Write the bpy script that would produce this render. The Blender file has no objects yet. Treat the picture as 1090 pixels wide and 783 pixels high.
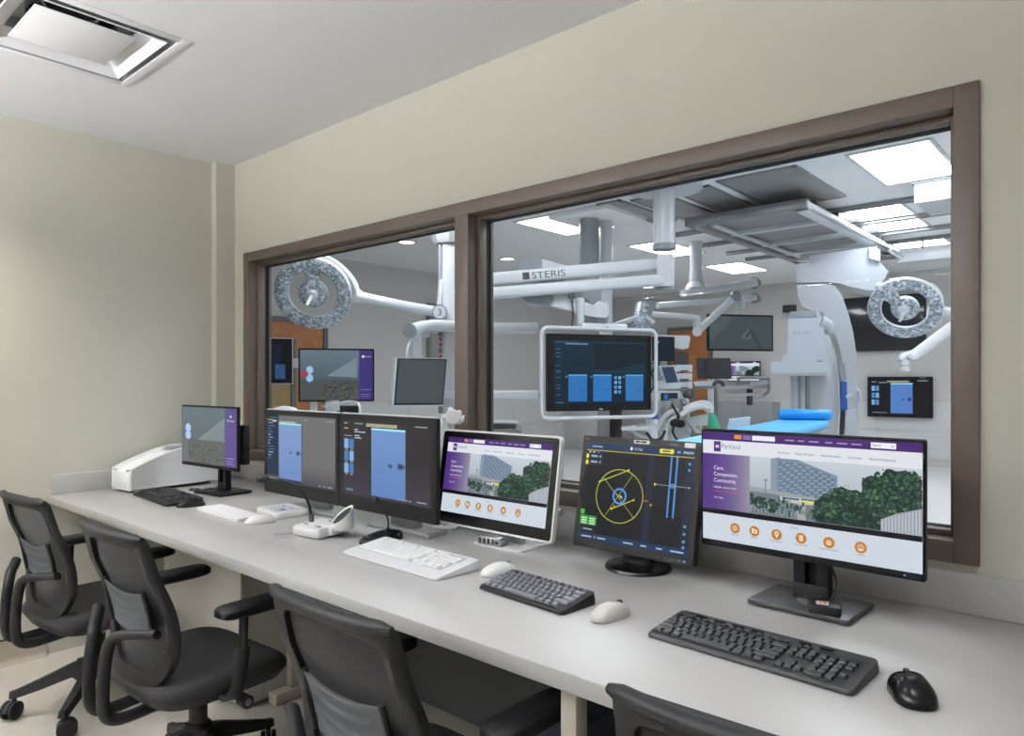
import bpy, bmesh, math, random
from mathutils import Matrix, Vector
random.seed(7)
PI = math.pi
SC = bpy.context.scene
COL = SC.collection

# ---------------------------------------------------------------- camera
CAM = Vector((0.0, -2.08, 1.38))
RV = Vector((0.7484, 0.6632, 0.0))      # the viewer's right
FV = Vector((-0.6632, 0.7484, 0.0))     # the viewer's forward (level)
UP = Vector((0, 0, 1))
cam = bpy.data.cameras.new('camera')
co = bpy.data.objects.new('camera', cam)
COL.objects.link(co)
co.location = CAM
co.rotation_euler = (PI / 2, 0, math.atan2(0.6632, 0.7484))
cam.sensor_width = 36.0
cam.sensor_fit = 'HORIZONTAL'
cam.lens = 36.0 * 756 / 1090
cam.shift_y = 12.5 / 1090
cam.clip_start = 0.02
SC.camera = co
SC.view_settings.view_transform = 'Standard'
SC.view_settings.look = 'None'
SC.view_settings.gamma = 1.0
SC.view_settings.exposure = 0.0
SC.view_settings.use_curve_mapping = False


def P(px, py, t):
    """World point seen at a pixel, t metres in front of the viewer."""
    return CAM + FV * t + RV * ((px - 545) / 756 * t) + UP * ((404 - py) / 756 * t)


# ---------------------------------------------------------------- materials
def lin(c):
    return tuple((v / 12.92 if v <= 0.04045 else ((v + 0.055) / 1.055) ** 2.4) for v in (a / 255 for a in c))


MATS = {}


def mat(name, rgb, rough=0.5, metal=0.0, spec=0.5, var=0.03, scale=30.0, bump=0.0, coat=0.0):
    """Principled surface with a faint procedural mottling."""
    if name in MATS:
        return MATS[name]
    m = bpy.data.materials.new(name)
    m.use_nodes = True
    nt = m.node_tree
    b = nt.nodes['Principled BSDF']
    c = lin(rgb)
    tc = nt.nodes.new('ShaderNodeTexCoord')
    nz = nt.nodes.new('ShaderNodeTexNoise')
    nz.inputs['Scale'].default_value = scale
    nz.inputs['Detail'].default_value = 3
    nt.links.new(tc.outputs['Object'], nz.inputs['Vector'])
    rp = nt.nodes.new('ShaderNodeValToRGB')
    rp.color_ramp.elements[0].position = 0.3
    rp.color_ramp.elements[1].position = 0.7
    rp.color_ramp.elements[0].color = (*[v * (1 - var) for v in c], 1)
    rp.color_ramp.elements[1].color = (*[min(1, v * (1 + var)) for v in c], 1)
    nt.links.new(nz.outputs['Fac'], rp.inputs['Fac'])
    nt.links.new(rp.outputs['Color'], b.inputs['Base Color'])
    b.inputs['Roughness'].default_value = rough
    b.inputs['Metallic'].default_value = metal
    b.inputs['Specular IOR Level'].default_value = spec
    b.inputs['Coat Weight'].default_value = coat
    if bump:
        bp = nt.nodes.new('ShaderNodeBump')
        bp.inputs['Strength'].default_value = bump
        bp.inputs['Distance'].default_value = 0.002
        nt.links.new(nz.outputs['Fac'], bp.inputs['Height'])
        nt.links.new(bp.outputs['Normal'], b.inputs['Normal'])
    MATS[name] = m
    return m


def emit(name, rgb, strength=1.0, rough=0.25, spec=0.08):
    """A lit screen colour: emission over a dark satin surface."""
    if name in MATS:
        return MATS[name]
    m = bpy.data.materials.new(name)
    m.use_nodes = True
    b = m.node_tree.nodes['Principled BSDF']
    b.inputs['Base Color'].default_value = (0.01, 0.01, 0.012, 1)
    b.inputs['Roughness'].default_value = rough
    b.inputs['Specular IOR Level'].default_value = spec
    b.inputs['Emission Color'].default_value = (*lin(rgb), 1)
    b.inputs['Emission Strength'].default_value = strength
    MATS[name] = m
    return m


def em(rgb):
    return emit('screen_%02x%02x%02x' % tuple(int(v) for v in rgb), rgb, 1.0)


def speckle(name, base, spots, rough, scale, spec=0.5, amount=0.62, coat=0.0, big=0.0):
    """Fine aggregate: speckles over a mottled base."""
    m = mat(name, base, rough, 0, spec, 0.035 + big, 3.0, coat=coat)
    nt = m.node_tree
    b = nt.nodes['Principled BSDF']
    link = b.inputs['Base Color'].links[0]
    src = link.from_socket
    tc = nt.nodes.new('ShaderNodeTexCoord')
    n2 = nt.nodes.new('ShaderNodeTexNoise')
    n2.inputs['Scale'].default_value = scale
    n2.inputs['Detail'].default_value = 4
    nt.links.new(tc.outputs['Object'], n2.inputs['Vector'])
    r2 = nt.nodes.new('ShaderNodeValToRGB')
    r2.color_ramp.elements[0].position = amount
    r2.color_ramp.elements[1].position = amount + 0.06
    r2.color_ramp.elements[0].color = (0, 0, 0, 1)
    r2.color_ramp.elements[1].color = (1, 1, 1, 1)
    nt.links.new(n2.outputs['Fac'], r2.inputs['Fac'])
    mx = nt.nodes.new('ShaderNodeMixRGB')
    mx.inputs['Color2'].default_value = (*lin(spots), 1)
    nt.links.new(r2.outputs['Color'], mx.inputs['Fac'])
    nt.links.new(src, mx.inputs['Color1'])
    nt.links.new(mx.outputs['Color'], b.inputs['Base Color'])
    return m


def lens_mat():
    """Faceted clear lamp lens: voronoi cells of silver, white and slate."""
    m = mat('lamp_lens', (176, 186, 196), 0.15, 0.1, 0.6)
    nt = m.node_tree
    b = nt.nodes['Principled BSDF']
    tc = nt.nodes.new('ShaderNodeTexCoord')
    vo = nt.nodes.new('ShaderNodeTexVoronoi')
    vo.inputs['Scale'].default_value = 55
    nt.links.new(tc.outputs['Object'], vo.inputs['Vector'])
    sp = nt.nodes.new('ShaderNodeSeparateColor')
    nt.links.new(vo.outputs['Color'], sp.inputs['Color'])
    r = nt.nodes.new('ShaderNodeValToRGB')
    r.color_ramp.elements[0].color = (*lin((104, 116, 130)), 1)
    r.color_ramp.elements[1].color = (*lin((222, 229, 236)), 1)
    e = r.color_ramp.elements.new(0.6)
    e.color = (*lin((164, 175, 187)), 1)
    nt.links.new(sp.outputs['Red'], r.inputs['Fac'])
    nt.links.new(r.outputs['Color'], b.inputs['Base Color'])
    return m


def glass_mat():
    m = bpy.data.materials.new('window_glass')
    m.use_nodes = True
    nt = m.node_tree
    nt.nodes.clear()
    out = nt.nodes.new('ShaderNodeOutputMaterial')
    tr = nt.nodes.new('ShaderNodeBsdfTransparent')
    tr.inputs['Color'].default_value = (0.97, 0.98, 0.98, 1)
    gl = nt.nodes.new('ShaderNodeBsdfGlossy')
    gl.inputs['Roughness'].default_value = 0.01
    lw = nt.nodes.new('ShaderNodeLayerWeight')
    lw.inputs['Blend'].default_value = 0.5
    pw = nt.nodes.new('ShaderNodeMath')
    pw.operation = 'POWER'
    pw.inputs[1].default_value = 5.0
    nt.links.new(lw.outputs['Facing'], pw.inputs[0])
    ma = nt.nodes.new('ShaderNodeMath')
    ma.operation = 'MULTIPLY_ADD'
    ma.inputs[1].default_value = 0.2
    ma.inputs[2].default_value = 0.004
    nt.links.new(pw.outputs[0], ma.inputs[0])
    lw = ma
    mx = nt.nodes.new('ShaderNodeMixShader')
    nt.links.new(lw.outputs[0], mx.inputs[0])
    nt.links.new(tr.outputs[0], mx.inputs[1])
    nt.links.new(gl.outputs[0], mx.inputs[2])
    nt.links.new(mx.outputs[0], out.inputs['Surface'])
    return m


def mesh_fabric():
    """Open weave chair mesh: dark threads with a little see-through."""
    m = bpy.data.materials.new('chair_mesh')
    m.use_nodes = True
    nt = m.node_tree
    b = nt.nodes['Principled BSDF']
    b.inputs['Roughness'].default_value = 0.75
    out = nt.nodes['Material Output']
    tc = nt.nodes.new('ShaderNodeTexCoord')
    nz = nt.nodes.new('ShaderNodeTexNoise')
    nz.inputs['Scale'].default_value = 180
    nt.links.new(tc.outputs['Object'], nz.inputs['Vector'])
    rp = nt.nodes.new('ShaderNodeValToRGB')
    rp.color_ramp.elements[0].color = (*lin((14, 14, 16)), 1)
    rp.color_ramp.elements[1].color = (*lin((52, 53, 56)), 1)
    nt.links.new(nz.outputs['Fac'], rp.inputs['Fac'])
    nt.links.new(rp.outputs['Color'], b.inputs['Base Color'])
    bp = nt.nodes.new('ShaderNodeBump')
    bp.inputs['Strength'].default_value = 0.5
    bp.inputs['Distance'].default_value = 0.002
    nt.links.new(nz.outputs['Fac'], bp.inputs['Height'])
    nt.links.new(bp.outputs['Normal'], b.inputs['Normal'])
    tr = nt.nodes.new('ShaderNodeBsdfTransparent')
    mx = nt.nodes.new('ShaderNodeMixShader')
    mx.inputs[0].default_value = 0.12
    nt.links.new(b.outputs[0], mx.inputs[1])
    nt.links.new(tr.outputs[0], mx.inputs[2])
    nt.links.new(mx.outputs[0], out.inputs['Surface'])
    return m


M_WALL = mat('wall_paint', (188, 186, 174), 0.6, spec=0.3, var=0.012, scale=5)
M_CEIL = mat('ceiling_paint', (228, 228, 230), 0.8, spec=0.2, var=0.01, scale=4)
M_FLOOR = speckle('terrazzo_floor', (196, 190, 180), (150, 142, 130), 0.28, 160, amount=0.6)
M_BASE = speckle('cove_base', (168, 158, 146), (140, 128, 116), 0.5, 200, amount=0.58)
M_FRAME = mat('bronze_paint', (94, 83, 75), 0.42, spec=0.4, var=0.02)
M_GASKET = mat('black_gasket', (24, 24, 26), 0.6)
M_GLASS = glass_mat()
M_ORWALL = mat('theatre_wall_paint', (196, 195, 194), 0.55, spec=0.3, var=0.015, scale=4)
M_ORCEIL = mat('theatre_ceiling_paint', (232, 234, 236), 0.55, spec=0.3, var=0.01, scale=4)
M_ORFLOOR = speckle('theatre_floor', (216, 216, 214), (190, 190, 190), 0.35, 120)
M_WAINS = mat('wall_protection_panel', (204, 205, 205), 0.4, var=0.015, scale=4)
M_QUARTZ = speckle('solid_surface_worktop', (170, 168, 166), (150, 147, 143), 0.34, 220, amount=0.63, spec=0.35)
M_LAM = mat('white_laminate', (200, 197, 190), 0.5, var=0.015)
M_LEG = mat('desk_leg_paint', (186, 180, 168), 0.45)
M_BLK = mat('black_plastic', (17, 17, 19), 0.45, spec=.28, var=0.08, scale=60)
M_BLKG = mat('black_gloss_plastic', (14, 14, 16), 0.26, spec=.28)
M_DGR = mat('dark_grey_plastic', (62, 64, 68), 0.42, var=0.05)
M_CHAIR = mat('chair_black_plastic', (22, 22, 24), 0.55, spec=.3, var=0.06, scale=80)
M_CHGR = mat('chair_grey_plastic', (72, 74, 78), 0.6, spec=.3, var=0.05, scale=80)
M_SEAT = mat('seat_fabric', (24, 24, 26), 0.8, var=0.12, scale=220, bump=0.25)
M_MESH = mesh_fabric()
M_WHT = mat('white_plastic', (226, 226, 226), 0.35, var=0.01)
M_WKEY = mat('white_key_plastic', (236, 236, 237), 0.45, var=0.01)
M_GREY = mat('grey_plastic', (150, 152, 155), 0.4, var=0.03)
M_BEIGE = mat('warm_grey_plastic', (196, 192, 186), 0.35, var=0.02)
M_SILV = mat('silver_metal', (178, 180, 184), 0.3, 0.7, var=0.03)
M_CHROME = mat('chrome', (205, 207, 210), 0.12, 1.0, var=0.02)
M_BASEPL = mat('monitor_base_grey', (58, 59, 62), 0.4, 0.2, var=0.04)
M_ORW = mat('white_enamel', (198, 202, 207), 0.28, var=0.01)
M_GAN = mat('gantry_white', (168, 174, 182), 0.3, var=0.01)
M_ORG = mat('medical_grey', (132, 138, 145), 0.35, var=0.03)
M_ORL = mat('pale_grey_enamel', (204, 209, 214), 0.32, var=0.015)
M_STEEL = mat('brushed_steel', (140, 143, 147), 0.32, 0.85, var=0.05, scale=90)
M_DSTEEL = mat('perforated_steel', (140, 141, 143), 0.4, 0.2, var=0.08, scale=12)
M_WOOD = mat('door_veneer', (176, 112, 62), 0.45, var=0.16, scale=14)
M_WOOD2 = mat('pale_door_veneer', (156, 132, 88), 0.45, var=0.10, scale=14)
M_DFRAME = mat('door_frame_paint', (96, 97, 98), 0.5)
M_BLUE = mat('blue_vinyl', (78, 180, 236), 0.4, var=0.04, scale=8)
M_TEAL = mat('green_rubber', (52, 158, 128), 0.5)
M_NAVY = mat('blue_stripe', (30, 84, 168), 0.4)
M_RED = mat('red_plastic', (196, 28, 36), 0.4)
M_DKGL = mat('dark_glass', (46, 48, 52), 0.12, spec=0.4, var=0.04, scale=3)
M_INK = mat('black_ink', (28, 28, 30), 0.6)
M_INKG = mat('grey_ink', (130, 134, 140), 0.6)
M_LENS = lens_mat()
M_TROF = emit('troffer_diffuser', (246, 250, 255), 19, 0.6)
M_LAMP = emit('added_lamp_diffuser', (250, 252, 255), 6.0, 0.6)
M_DOWN = emit('downlight_diffuser', (255, 255, 255), 5.0, 0.6)


# ---------------------------------------------------------------- mesh builder
class MB:
    def __init__(self, M=None):
        self.v, self.f, self.m, self.M = [], [], [], (M or Matrix.Identity(4))

    def add(self, vs, fs, mi=0, M=None):
        n = len(self.v)
        T = self.M @ M if M is not None else self.M
        self.v += [T @ Vector(a) for a in vs]
        self.f += [tuple(i + n for i in f) for f in fs]
        self.m += [mi] * len(fs)
        return self

    def box(self, c, s, b=0.0, mi=0, M=None, seg=2):
        x, y, z = c
        a, d, h = s[0] / 2, s[1] / 2, s[2] / 2
        if b <= 0:
            vs = [(x + i * a, y + j * d, z + k * h) for i in (-1, 1) for j in (-1, 1) for k in (-1, 1)]
            fs = [(0, 1, 3, 2), (4, 6, 7, 5), (0, 4, 5, 1), (2, 3, 7, 6), (0, 2, 6, 4), (1, 5, 7, 3)]
            return self.add(vs, fs, mi, M)
        bm = bmesh.new()
        bmesh.ops.create_cube(bm, size=1.0)
        bmesh.ops.scale(bm, vec=s, verts=bm.verts)
        bmesh.ops.bevel(bm, geom=list(bm.edges), offset=min(b, 0.49 * min(s)), segments=seg, affect='EDGES', profile=0.5)
        bmesh.ops.translate(bm, vec=c, verts=bm.verts)
        bm.verts.index_update()
        self.add([tuple(v.co) for v in bm.verts], [tuple(v.index for v in f.verts) for f in bm.faces], mi, M)
        bm.free()
        return self

    def span(self, lo, hi, b=0.0, mi=0):
        return self.box([(p + q) / 2 for p, q in zip(lo, hi)], [abs(q - p) for p, q in zip(lo, hi)], b, mi)

    def rings(self, rs, mi=0, caps=True, closed=True):
        n = len(rs[0])
        vs = [p for r in rs for p in r]
        fs = []
        for k in range(len(rs) - 1):
            for i in range(n if closed else n - 1):
                j = (i + 1) % n
                fs.append((k * n + i, k * n + j, (k + 1) * n + j, (k + 1) * n + i))
        if caps:
            fs.append(tuple(range(n))[::-1])
            fs.append(tuple(range((len(rs) - 1) * n, len(rs) * n)))
        return self.add(vs, fs, mi)

    def tube(self, pts, r, n=12, mi=0, caps=True, flat=1.0):
        pts = [Vector(p) for p in pts]
        rr = r if isinstance(r, (list, tuple)) else [r] * len(pts)
        d0 = (pts[1] - pts[0]).normalized()
        u = d0.cross(Vector((0, 0, 1)))
        if u.length < 0.05:
            u = d0.cross(Vector((0, 1, 0)))
        u.normalize()
        rs = []
        for i, p in enumerate(pts):
            a = (p - pts[i - 1]).normalized() if i else d0
            b = (pts[i + 1] - p).normalized() if i < len(pts) - 1 else a
            t = (a + b)
            t = t.normalized() if t.length > 1e-6 else a
            u = (u - t * u.dot(t)).normalized()
            w = t.cross(u)
            rs.append([tuple(p + u * (rr[i] * math.cos(2 * PI * k / n)) + w * (rr[i] * flat * math.sin(2 * PI * k / n))) for k in range(n)])
        return self.rings(rs, mi, caps)

    def cyl(self, a, b, r, r2=None, n=20, mi=0):
        return self.tube([a, b], [r, r if r2 is None else r2], n, mi)

    def lathe(self, prof, n=28, mi=0, M=None, caps=True):
        rs = [[(r * math.cos(2 * PI * k / n), r * math.sin(2 * PI * k / n), z) for k in range(n)] for r, z in prof]
        old = self.M
        if M is not None:
            self.M = old @ M
        self.rings(rs, mi, caps)
        self.M = old
        return self

    def ball(self, c, r, n=16, m=10, mi=0):
        rx, ry, rz = r if isinstance(r, (list, tuple)) else (r, r, r)
        prof = [PI * (k + 0.02) / (m + 0.04) for k in range(m + 1)]
        rs = [[(c[0] + rx * math.sin(a) * math.cos(2 * PI * k / n), c[1] + ry * math.sin(a) * math.sin(2 * PI * k / n), c[2] - rz * math.cos(a)) for k in range(n)] for a in prof]
        return self.rings(rs, mi)

    def prism(self, poly, fn0, fn1, mi=0):
        """A polygon given twice: once through fn0, once through fn1 (two planes)."""
        n = len(poly)
        vs = [fn0(p) for p in poly] + [fn1(p) for p in poly]
        fs = [tuple(range(n))[::-1], tuple(range(n, 2 * n))] + [(i, (i + 1) % n, n + (i + 1) % n, n + i) for i in range(n)]
        return self.add(vs, fs, mi)

    def pxprism(self, poly, t, depth, mi=0):
        """An outline at real distance t with real thickness depth behind it."""
        c = sum(x for x, y in poly) / len(poly)
        ex = (FV + RV * ((c - 545) / 756)).normalized()
        return self.prism([P(x, y, t) for x, y in poly], lambda p: p, lambda p: p + ex * depth, mi)

    def loft(self, rings_, mi=0):
        return self.rings(rings_, mi, True)

    def quad(self, pts, mi=0):
        return self.add(pts, [(0, 1, 2, 3)], mi)

    def build(self, name, mats, parent=None, world=False, angle=35, label=None):
        me = bpy.data.meshes.new(name)
        off = Vector((0, 0, 0))
        q = parent if world else None
        while q is not None:
            off = off + Vector(q.location)
            q = q.parent
        me.from_pydata([tuple(p - off) for p in self.v], [], self.f)
        for m in (mats if isinstance(mats, (list, tuple)) else [mats]):
            me.materials.append(m)
        me.polygons.foreach_set('material_index', self.m)
        bm = bmesh.new()
        bm.from_mesh(me)
        bmesh.ops.recalc_face_normals(bm, faces=bm.faces)
        bm.to_mesh(me)
        bm.free()
        me.polygons.foreach_set('use_smooth', [True] * len(me.polygons))
        me.set_sharp_from_angle(angle=math.radians(angle))
        me.update()
        o = bpy.data.objects.new(name, me)
        COL.objects.link(o)
        if parent is not None:
            o.parent = parent
        if label:
            o['label'] = label
        return o


def superell(a, b, e, n, cx=0, cy=0, z=0):
    out = []
    for k in range(n):
        t = 2 * PI * k / n
        c, s = math.cos(t), math.sin(t)
        out.append((cx + a * math.copysign(abs(c) ** (2 / e), c), cy + b * math.copysign(abs(s) ** (2 / e), s), z))
    return out


def rrect(w, h, r, n=5):
    """Rounded rectangle outline centred at 0."""
    out = []
    for cx, cy, a0 in ((w / 2 - r, h / 2 - r, 0), (-w / 2 + r, h / 2 - r, 90), (-w / 2 + r, -h / 2 + r, 180), (w / 2 - r, -h / 2 + r, 270)):
        for k in range(n + 1):
            a = math.radians(a0 + 90 * k / n)
            out.append((cx + r * math.cos(a), cy + r * math.sin(a)))
    return out


def bez(p0, p1, p2, p3, n=12):
    p0, p1, p2, p3 = map(Vector, (p0, p1, p2, p3))
    return [p0 * (1 - s) ** 3 + p1 * 3 * s * (1 - s) ** 2 + p2 * 3 * s * s * (1 - s) + p3 * s ** 3 for s in (k / n for k in range(n + 1))]


def smooth_path(pts, n=6):
    """Catmull-Rom through the points."""
    p = [Vector(a) for a in pts]
    p = [p[0] * 2 - p[1]] + p + [p[-1] * 2 - p[-2]]
    out = []
    for i in range(1, len(p) - 2):
        for k in range(n):
            s = k / n
            a, b, c, d = p[i - 1], p[i], p[i + 1], p[i + 2]
            out.append(0.5 * ((2 * b) + (c - a) * s + (2 * a - 5 * b + 4 * c - d) * s * s + (3 * b - a - 3 * c + d) * s ** 3))
    out.append(p[-2])
    return out


TXT = {}


def text_mesh(s):
    """Flat glyph outlines of a word, height of capitals about 0.7, from the built-in font."""
    if s not in TXT:
        cu = bpy.data.curves.new('glyph', 'FONT')
        cu.body = s
        cu.resolution_u = 3
        ob = bpy.data.objects.new('glyph', cu)
        COL.objects.link(ob)
        dg = bpy.context.evaluated_depsgraph_get()
        me = bpy.data.meshes.new_from_object(ob.evaluated_get(dg))
        TXT[s] = ([tuple(v.co) for v in me.vertices], [tuple(p.vertices) for p in me.polygons])
        bpy.data.objects.remove(ob)
        bpy.data.meshes.remove(me)
        bpy.data.curves.remove(cu)
    return TXT[s]


def text_on(mb, s, origin, ux, uy, size, mi=0, width=None):
    """Set a word on a surface: origin = left end of its baseline."""
    vs, fs = text_mesh(s)
    if not vs:
        return
    w = max(v[0] for v in vs)
    kx = size if width is None else width / max(w, 1e-6)
    o, ux, uy = Vector(origin), Vector(ux), Vector(uy)
    mb.add([tuple(o + ux * (v[0] * kx) + uy * (v[1] * size)) for v in vs], fs, mi)


# ---------------------------------------------------------------- things
def tag(o, label, cat, group=None):
    o['label'] = label
    o['category'] = cat
    if group:
        o['group'] = group
    return o


def thing(name, label, cat, loc=(0, 0, 0), rz=0.0, group=None):
    o = bpy.data.objects.new(name, None)
    o.empty_display_size = 0.05
    COL.objects.link(o)
    o.location = loc
    o.rotation_euler = (0, 0, rz)
    return tag(o, label, cat, group)


def struct(o):
    o['kind'] = 'structure'
    return o


def dup(root, loc, rz, label):
    """Copy a thing with its parts and sub-parts."""
    r = root.copy()
    COL.objects.link(r)
    r.location = loc
    r.rotation_euler = (0, 0, rz)
    r['label'] = label
    for ch in list(root.children):
        c = ch.copy()
        COL.objects.link(c)
        c.parent = r
        for g in list(ch.children):
            d = g.copy()
            COL.objects.link(d)
            d.parent = c
    return r


# ================================================================ SETTING
ZC, ZO = 2.66, 3.13            # ceilings of control room and operating room
XL, XR, YB = -4.12, 1.7, -4.3
WX0, WX1, WZ0, WZ1 = -3.935, -0.298, 0.92, 2.118   # window opening
struct(MB().span((XL - .15, YB - .15, -.1), (XR + .15, 0.0, 0)).build('floor', M_FLOOR))
DX, DY, DH = -2.998, -1.18, .282          # ceiling air diffuser: centre and half opening
cg = MB()
for a, b in (((XL - .15, YB - .15), (DX - DH, 0)), ((DX + DH, YB - .15), (XR + .15, 0)), ((DX - DH, YB - .15), (DX + DH, DY - DH)), ((DX - DH, DY + DH), (DX + DH, 0))):
    cg.span((a[0], a[1], ZC), (b[0], b[1], ZC + .1))
cg.span((DX - DH - .02, DY - DH - .02, ZC + .1), (DX + DH + .02, DY + DH + .02, ZC + .3))
struct(cg.build('ceiling', M_CEIL))
struct(MB().span((XL - .15, YB, 0), (XL, 0, ZC)).build('wall_left', M_WALL))
struct(MB().span((XR, YB, 0), (XR + .15, 0, ZC)).build('wall_right', M_WALL))
struct(MB().span((XL - .15, YB - .15, 0), (XR + .15, YB, ZC)).build('wall_back', M_WALL))
w = MB()
w.span((-8.84, 0, 0), (WX0, .125, 3.3)).span((WX1, 0, 0), (XR + .15, .125, 3.3))
w.span((WX0, 0, WZ1), (WX1, .125, 3.3)).span((WX0, 0, 0), (WX1, .125, WZ0))
w.m = [0] * len(w.f)
struct(w.build('wall_front', M_WALL))
struct(MB().span((XL, -.114, 0), (-4.058, 0, ZC)).build('wall_corner_pilaster', M_WALL))
bb = MB().span((XL, YB, 0), (XL + .006, -.96, .118), 0, 0).span((XL, YB, .118), (XL + .009, -.96, .124), 0, 1)
cv = [[(XL + .006 + .03 * (1 - math.sin(a)), y, .03 * (1 - math.cos(a))) for y in (YB, -.96)] for a in (k * PI / 12 for k in range(7))]
bb.rings(cv, 0, False, False)
struct(bb.build('baseboard_left', [M_BASE, M_GASKET]))
# operating room shell
struct(MB().span((-8.84, .125, -.1), (XR + .15, 11, 0)).build('floor_operating_room', M_ORFLOOR))
struct(MB().span((-8.84, .125, ZO), (XR + .15, 11, ZO + .1)).build('ceiling_operating_room', M_ORCEIL))
struct(MB().span((-8.84, .125, 0), (-8.69, 10.8, ZO)).build('wall_operating_room_left', M_ORWALL))
struct(MB().span((-8.84, 10.8, 0), (XR + .15, 10.95, ZO)).build('wall_operating_room_back', M_ORWALL))
struct(MB().span((XR, .125, 0), (XR + .15, 10.8, ZO)).build('wall_operating_room_right', M_ORWALL))
tw = MB()
for y0, y1 in ((4.05, 5.25), (5.26, 6.5), (6.51, 7.75), (7.76, 9.0), (9.01, 10.79)):
    for z0, z1 in ((.12, .55), (.56, 1.02)):
        tw.span((-8.69, y0, z0), (-8.675, y1, z1))
struct(tw.build('trim_1', M_WAINS))
tb = MB()
for x0, x1 in ((-5.9, -4.6), (-4.59, -3.3), (-3.29, -1.9), (-1.89, -.4)):
    for z0, z1 in ((.12, .55), (.56, 1.02)):
        tb.span((x0, 10.785, z0), (x1, 10.8, z1))
struct(tb.build('trim_2', M_WAINS))

# window: hollow metal frame, mullion, stops, gaskets and two panes
FW = .055
win = bpy.data.objects.new('window_1', None)
COL.objects.link(win)
win.location = ((WX0 + WX1) / 2, .1, WZ0)
win['kind'] = 'structure'
MX0, MX1 = -2.155, -2.077
fr = MB()
for a, b in (((WX0, -.012, WZ0), (WX0 + FW, .136, WZ1)), ((WX1 - FW, -.012, WZ0), (WX1, .136, WZ1)),
             ((WX0 + FW, -.012, WZ1 - FW), (WX1 - FW, .136, WZ1)), ((WX0 + FW, -.012, WZ0), (WX1 - FW, .136, WZ0 + FW))):
    fr.span(a, b, .002)
fr.build('window_frame', M_FRAME, win, True)
mu = MB().span((MX0, -.012, WZ0 + FW), (MX1, .136, WZ1 - FW), .002)
mu.build('mullion', M_FRAME, win, True)
for i, (x0, x1) in enumerate(((WX0 + FW, MX0), (MX1, WX1 - FW))):
    z0, z1 = WZ0 + FW, WZ1 - FW
    g = MB().span((x0 + .012, .097, z0 + .012), (x1 - .012, .103, z1 - .012))
    go = g.build('glass_pane', M_GLASS, win, True)
    st, gk = MB(), MB()
    for y0, y1 in ((.045, .088), (.112, .128)):
        for a, b in (((x0, y0, z0), (x0 + .016, y1, z1)), ((x1 - .016, y0, z0), (x1, y1, z1)), ((x0 + .016, y0, z1 - .016), (x1 - .016, y1, z1)), ((x0 + .016, y0, z0), (x1 - .016, y1, z0 + .016))):
            st.span(a, b, .0015)
    for y0, y1 in ((.089, .096), (.104, .111)):
        for a, b in (((x0, y0, z0), (x0 + .019, y1, z1)), ((x1 - .019, y0, z0), (x1, y1, z1)), ((x0, y0, z1 - .019), (x1, y1, z1)), ((x0, y0, z0), (x1, y1, z0 + .019))):
            gk.span(a, b)
    st.build('glazing_stop', M_FRAME, win, True)
    gk.build('gasket', M_GASKET, win, True)

# ================================================================ LAMPS
LX = ((-3.1, -2.3), (-1.4, -2.5), (.4, -2.7))  # unseen ceiling lamps added to lift the brightness of the control room
for i, (x, y) in enumerate(LX):
    t = thing('ceiling_light', 'square white unseen ceiling light added to brighten the control room', 'ceiling light', (x, y, ZC), 0, 'added control room ceiling lights')
    f = MB()
    for a, b in (((-.32, -.32, -.012), (.32, -.3, 0)), ((-.32, .3, -.012), (.32, .32, 0)), ((-.32, -.3, -.012), (-.3, .3, 0)), ((.3, -.3, -.012), (.32, .3, 0))):
        f.span(a, b, .002)
    f.build('trim_ring', M_WHT, t)
    MB().span((-.3, -.3, -.006), (.3, .3, -.002)).build('diffuser', M_LAMP, t)
for i, (x, lab) in enumerate(((-3.2, 'left long unseen uplight added at the back of the control room'), (-1.3, 'right long unseen uplight added at the back of the control room'))):  # unseen pendants added to throw light up onto the ceiling
    t = thing('added_uplight', lab, 'ceiling light', (x, (-3.3, -3.4, -3.4)[i], 2.05), 0, 'added uplights at the back of the control room')
    MB().box((0, 0, .03), (1.5, .16, .05), .006).build('body', M_WHT, t)
    MB().box((0, 0, .0565), (1.44, .13, .004)).build('up_diffuser', emit('added_uplight_glow', (250, 251, 255), 335.0, .6), t)
    for sx in (-.6, .6):
        MB().cyl((sx, 0, .05), (sx, 0, ZC - 2.05), .003, n=8).build('cable', M_STEEL, t)
# spot downlight that washes the left wall
t = thing('downlight', 'round recessed downlight beside the left wall', 'ceiling light', (-3.72, -1.72, ZC))
MB().lathe([(.075, 0), (.075, -.008), (.055, -.008), (.05, 0)], 28).build('trim_ring', M_WHT, t)
MB().lathe([(.05, -.001), (.0, -.002)], 28, caps=False).build('diffuser', M_DOWN, t)
sd = bpy.data.lights.new('downlight_beam', 'SPOT')
sd.energy = 95
sd.spot_size = math.radians(120)
sd.spot_blend = 0.9
sd.shadow_soft_size = .05
sd.color = (1, .95, .86)
so = bpy.data.objects.new('downlight_beam', sd)
COL.objects.link(so)
so.location = (-3.72, -1.72, ZC - .02)
wl = bpy.data.worlds.new('world')
wl.use_nodes = True
wl.node_tree.nodes['Background'].inputs[0].default_value = (.5, .52, .55, 1)
wl.node_tree.nodes['Background'].inputs[1].default_value = .05
SC.world = wl

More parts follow.
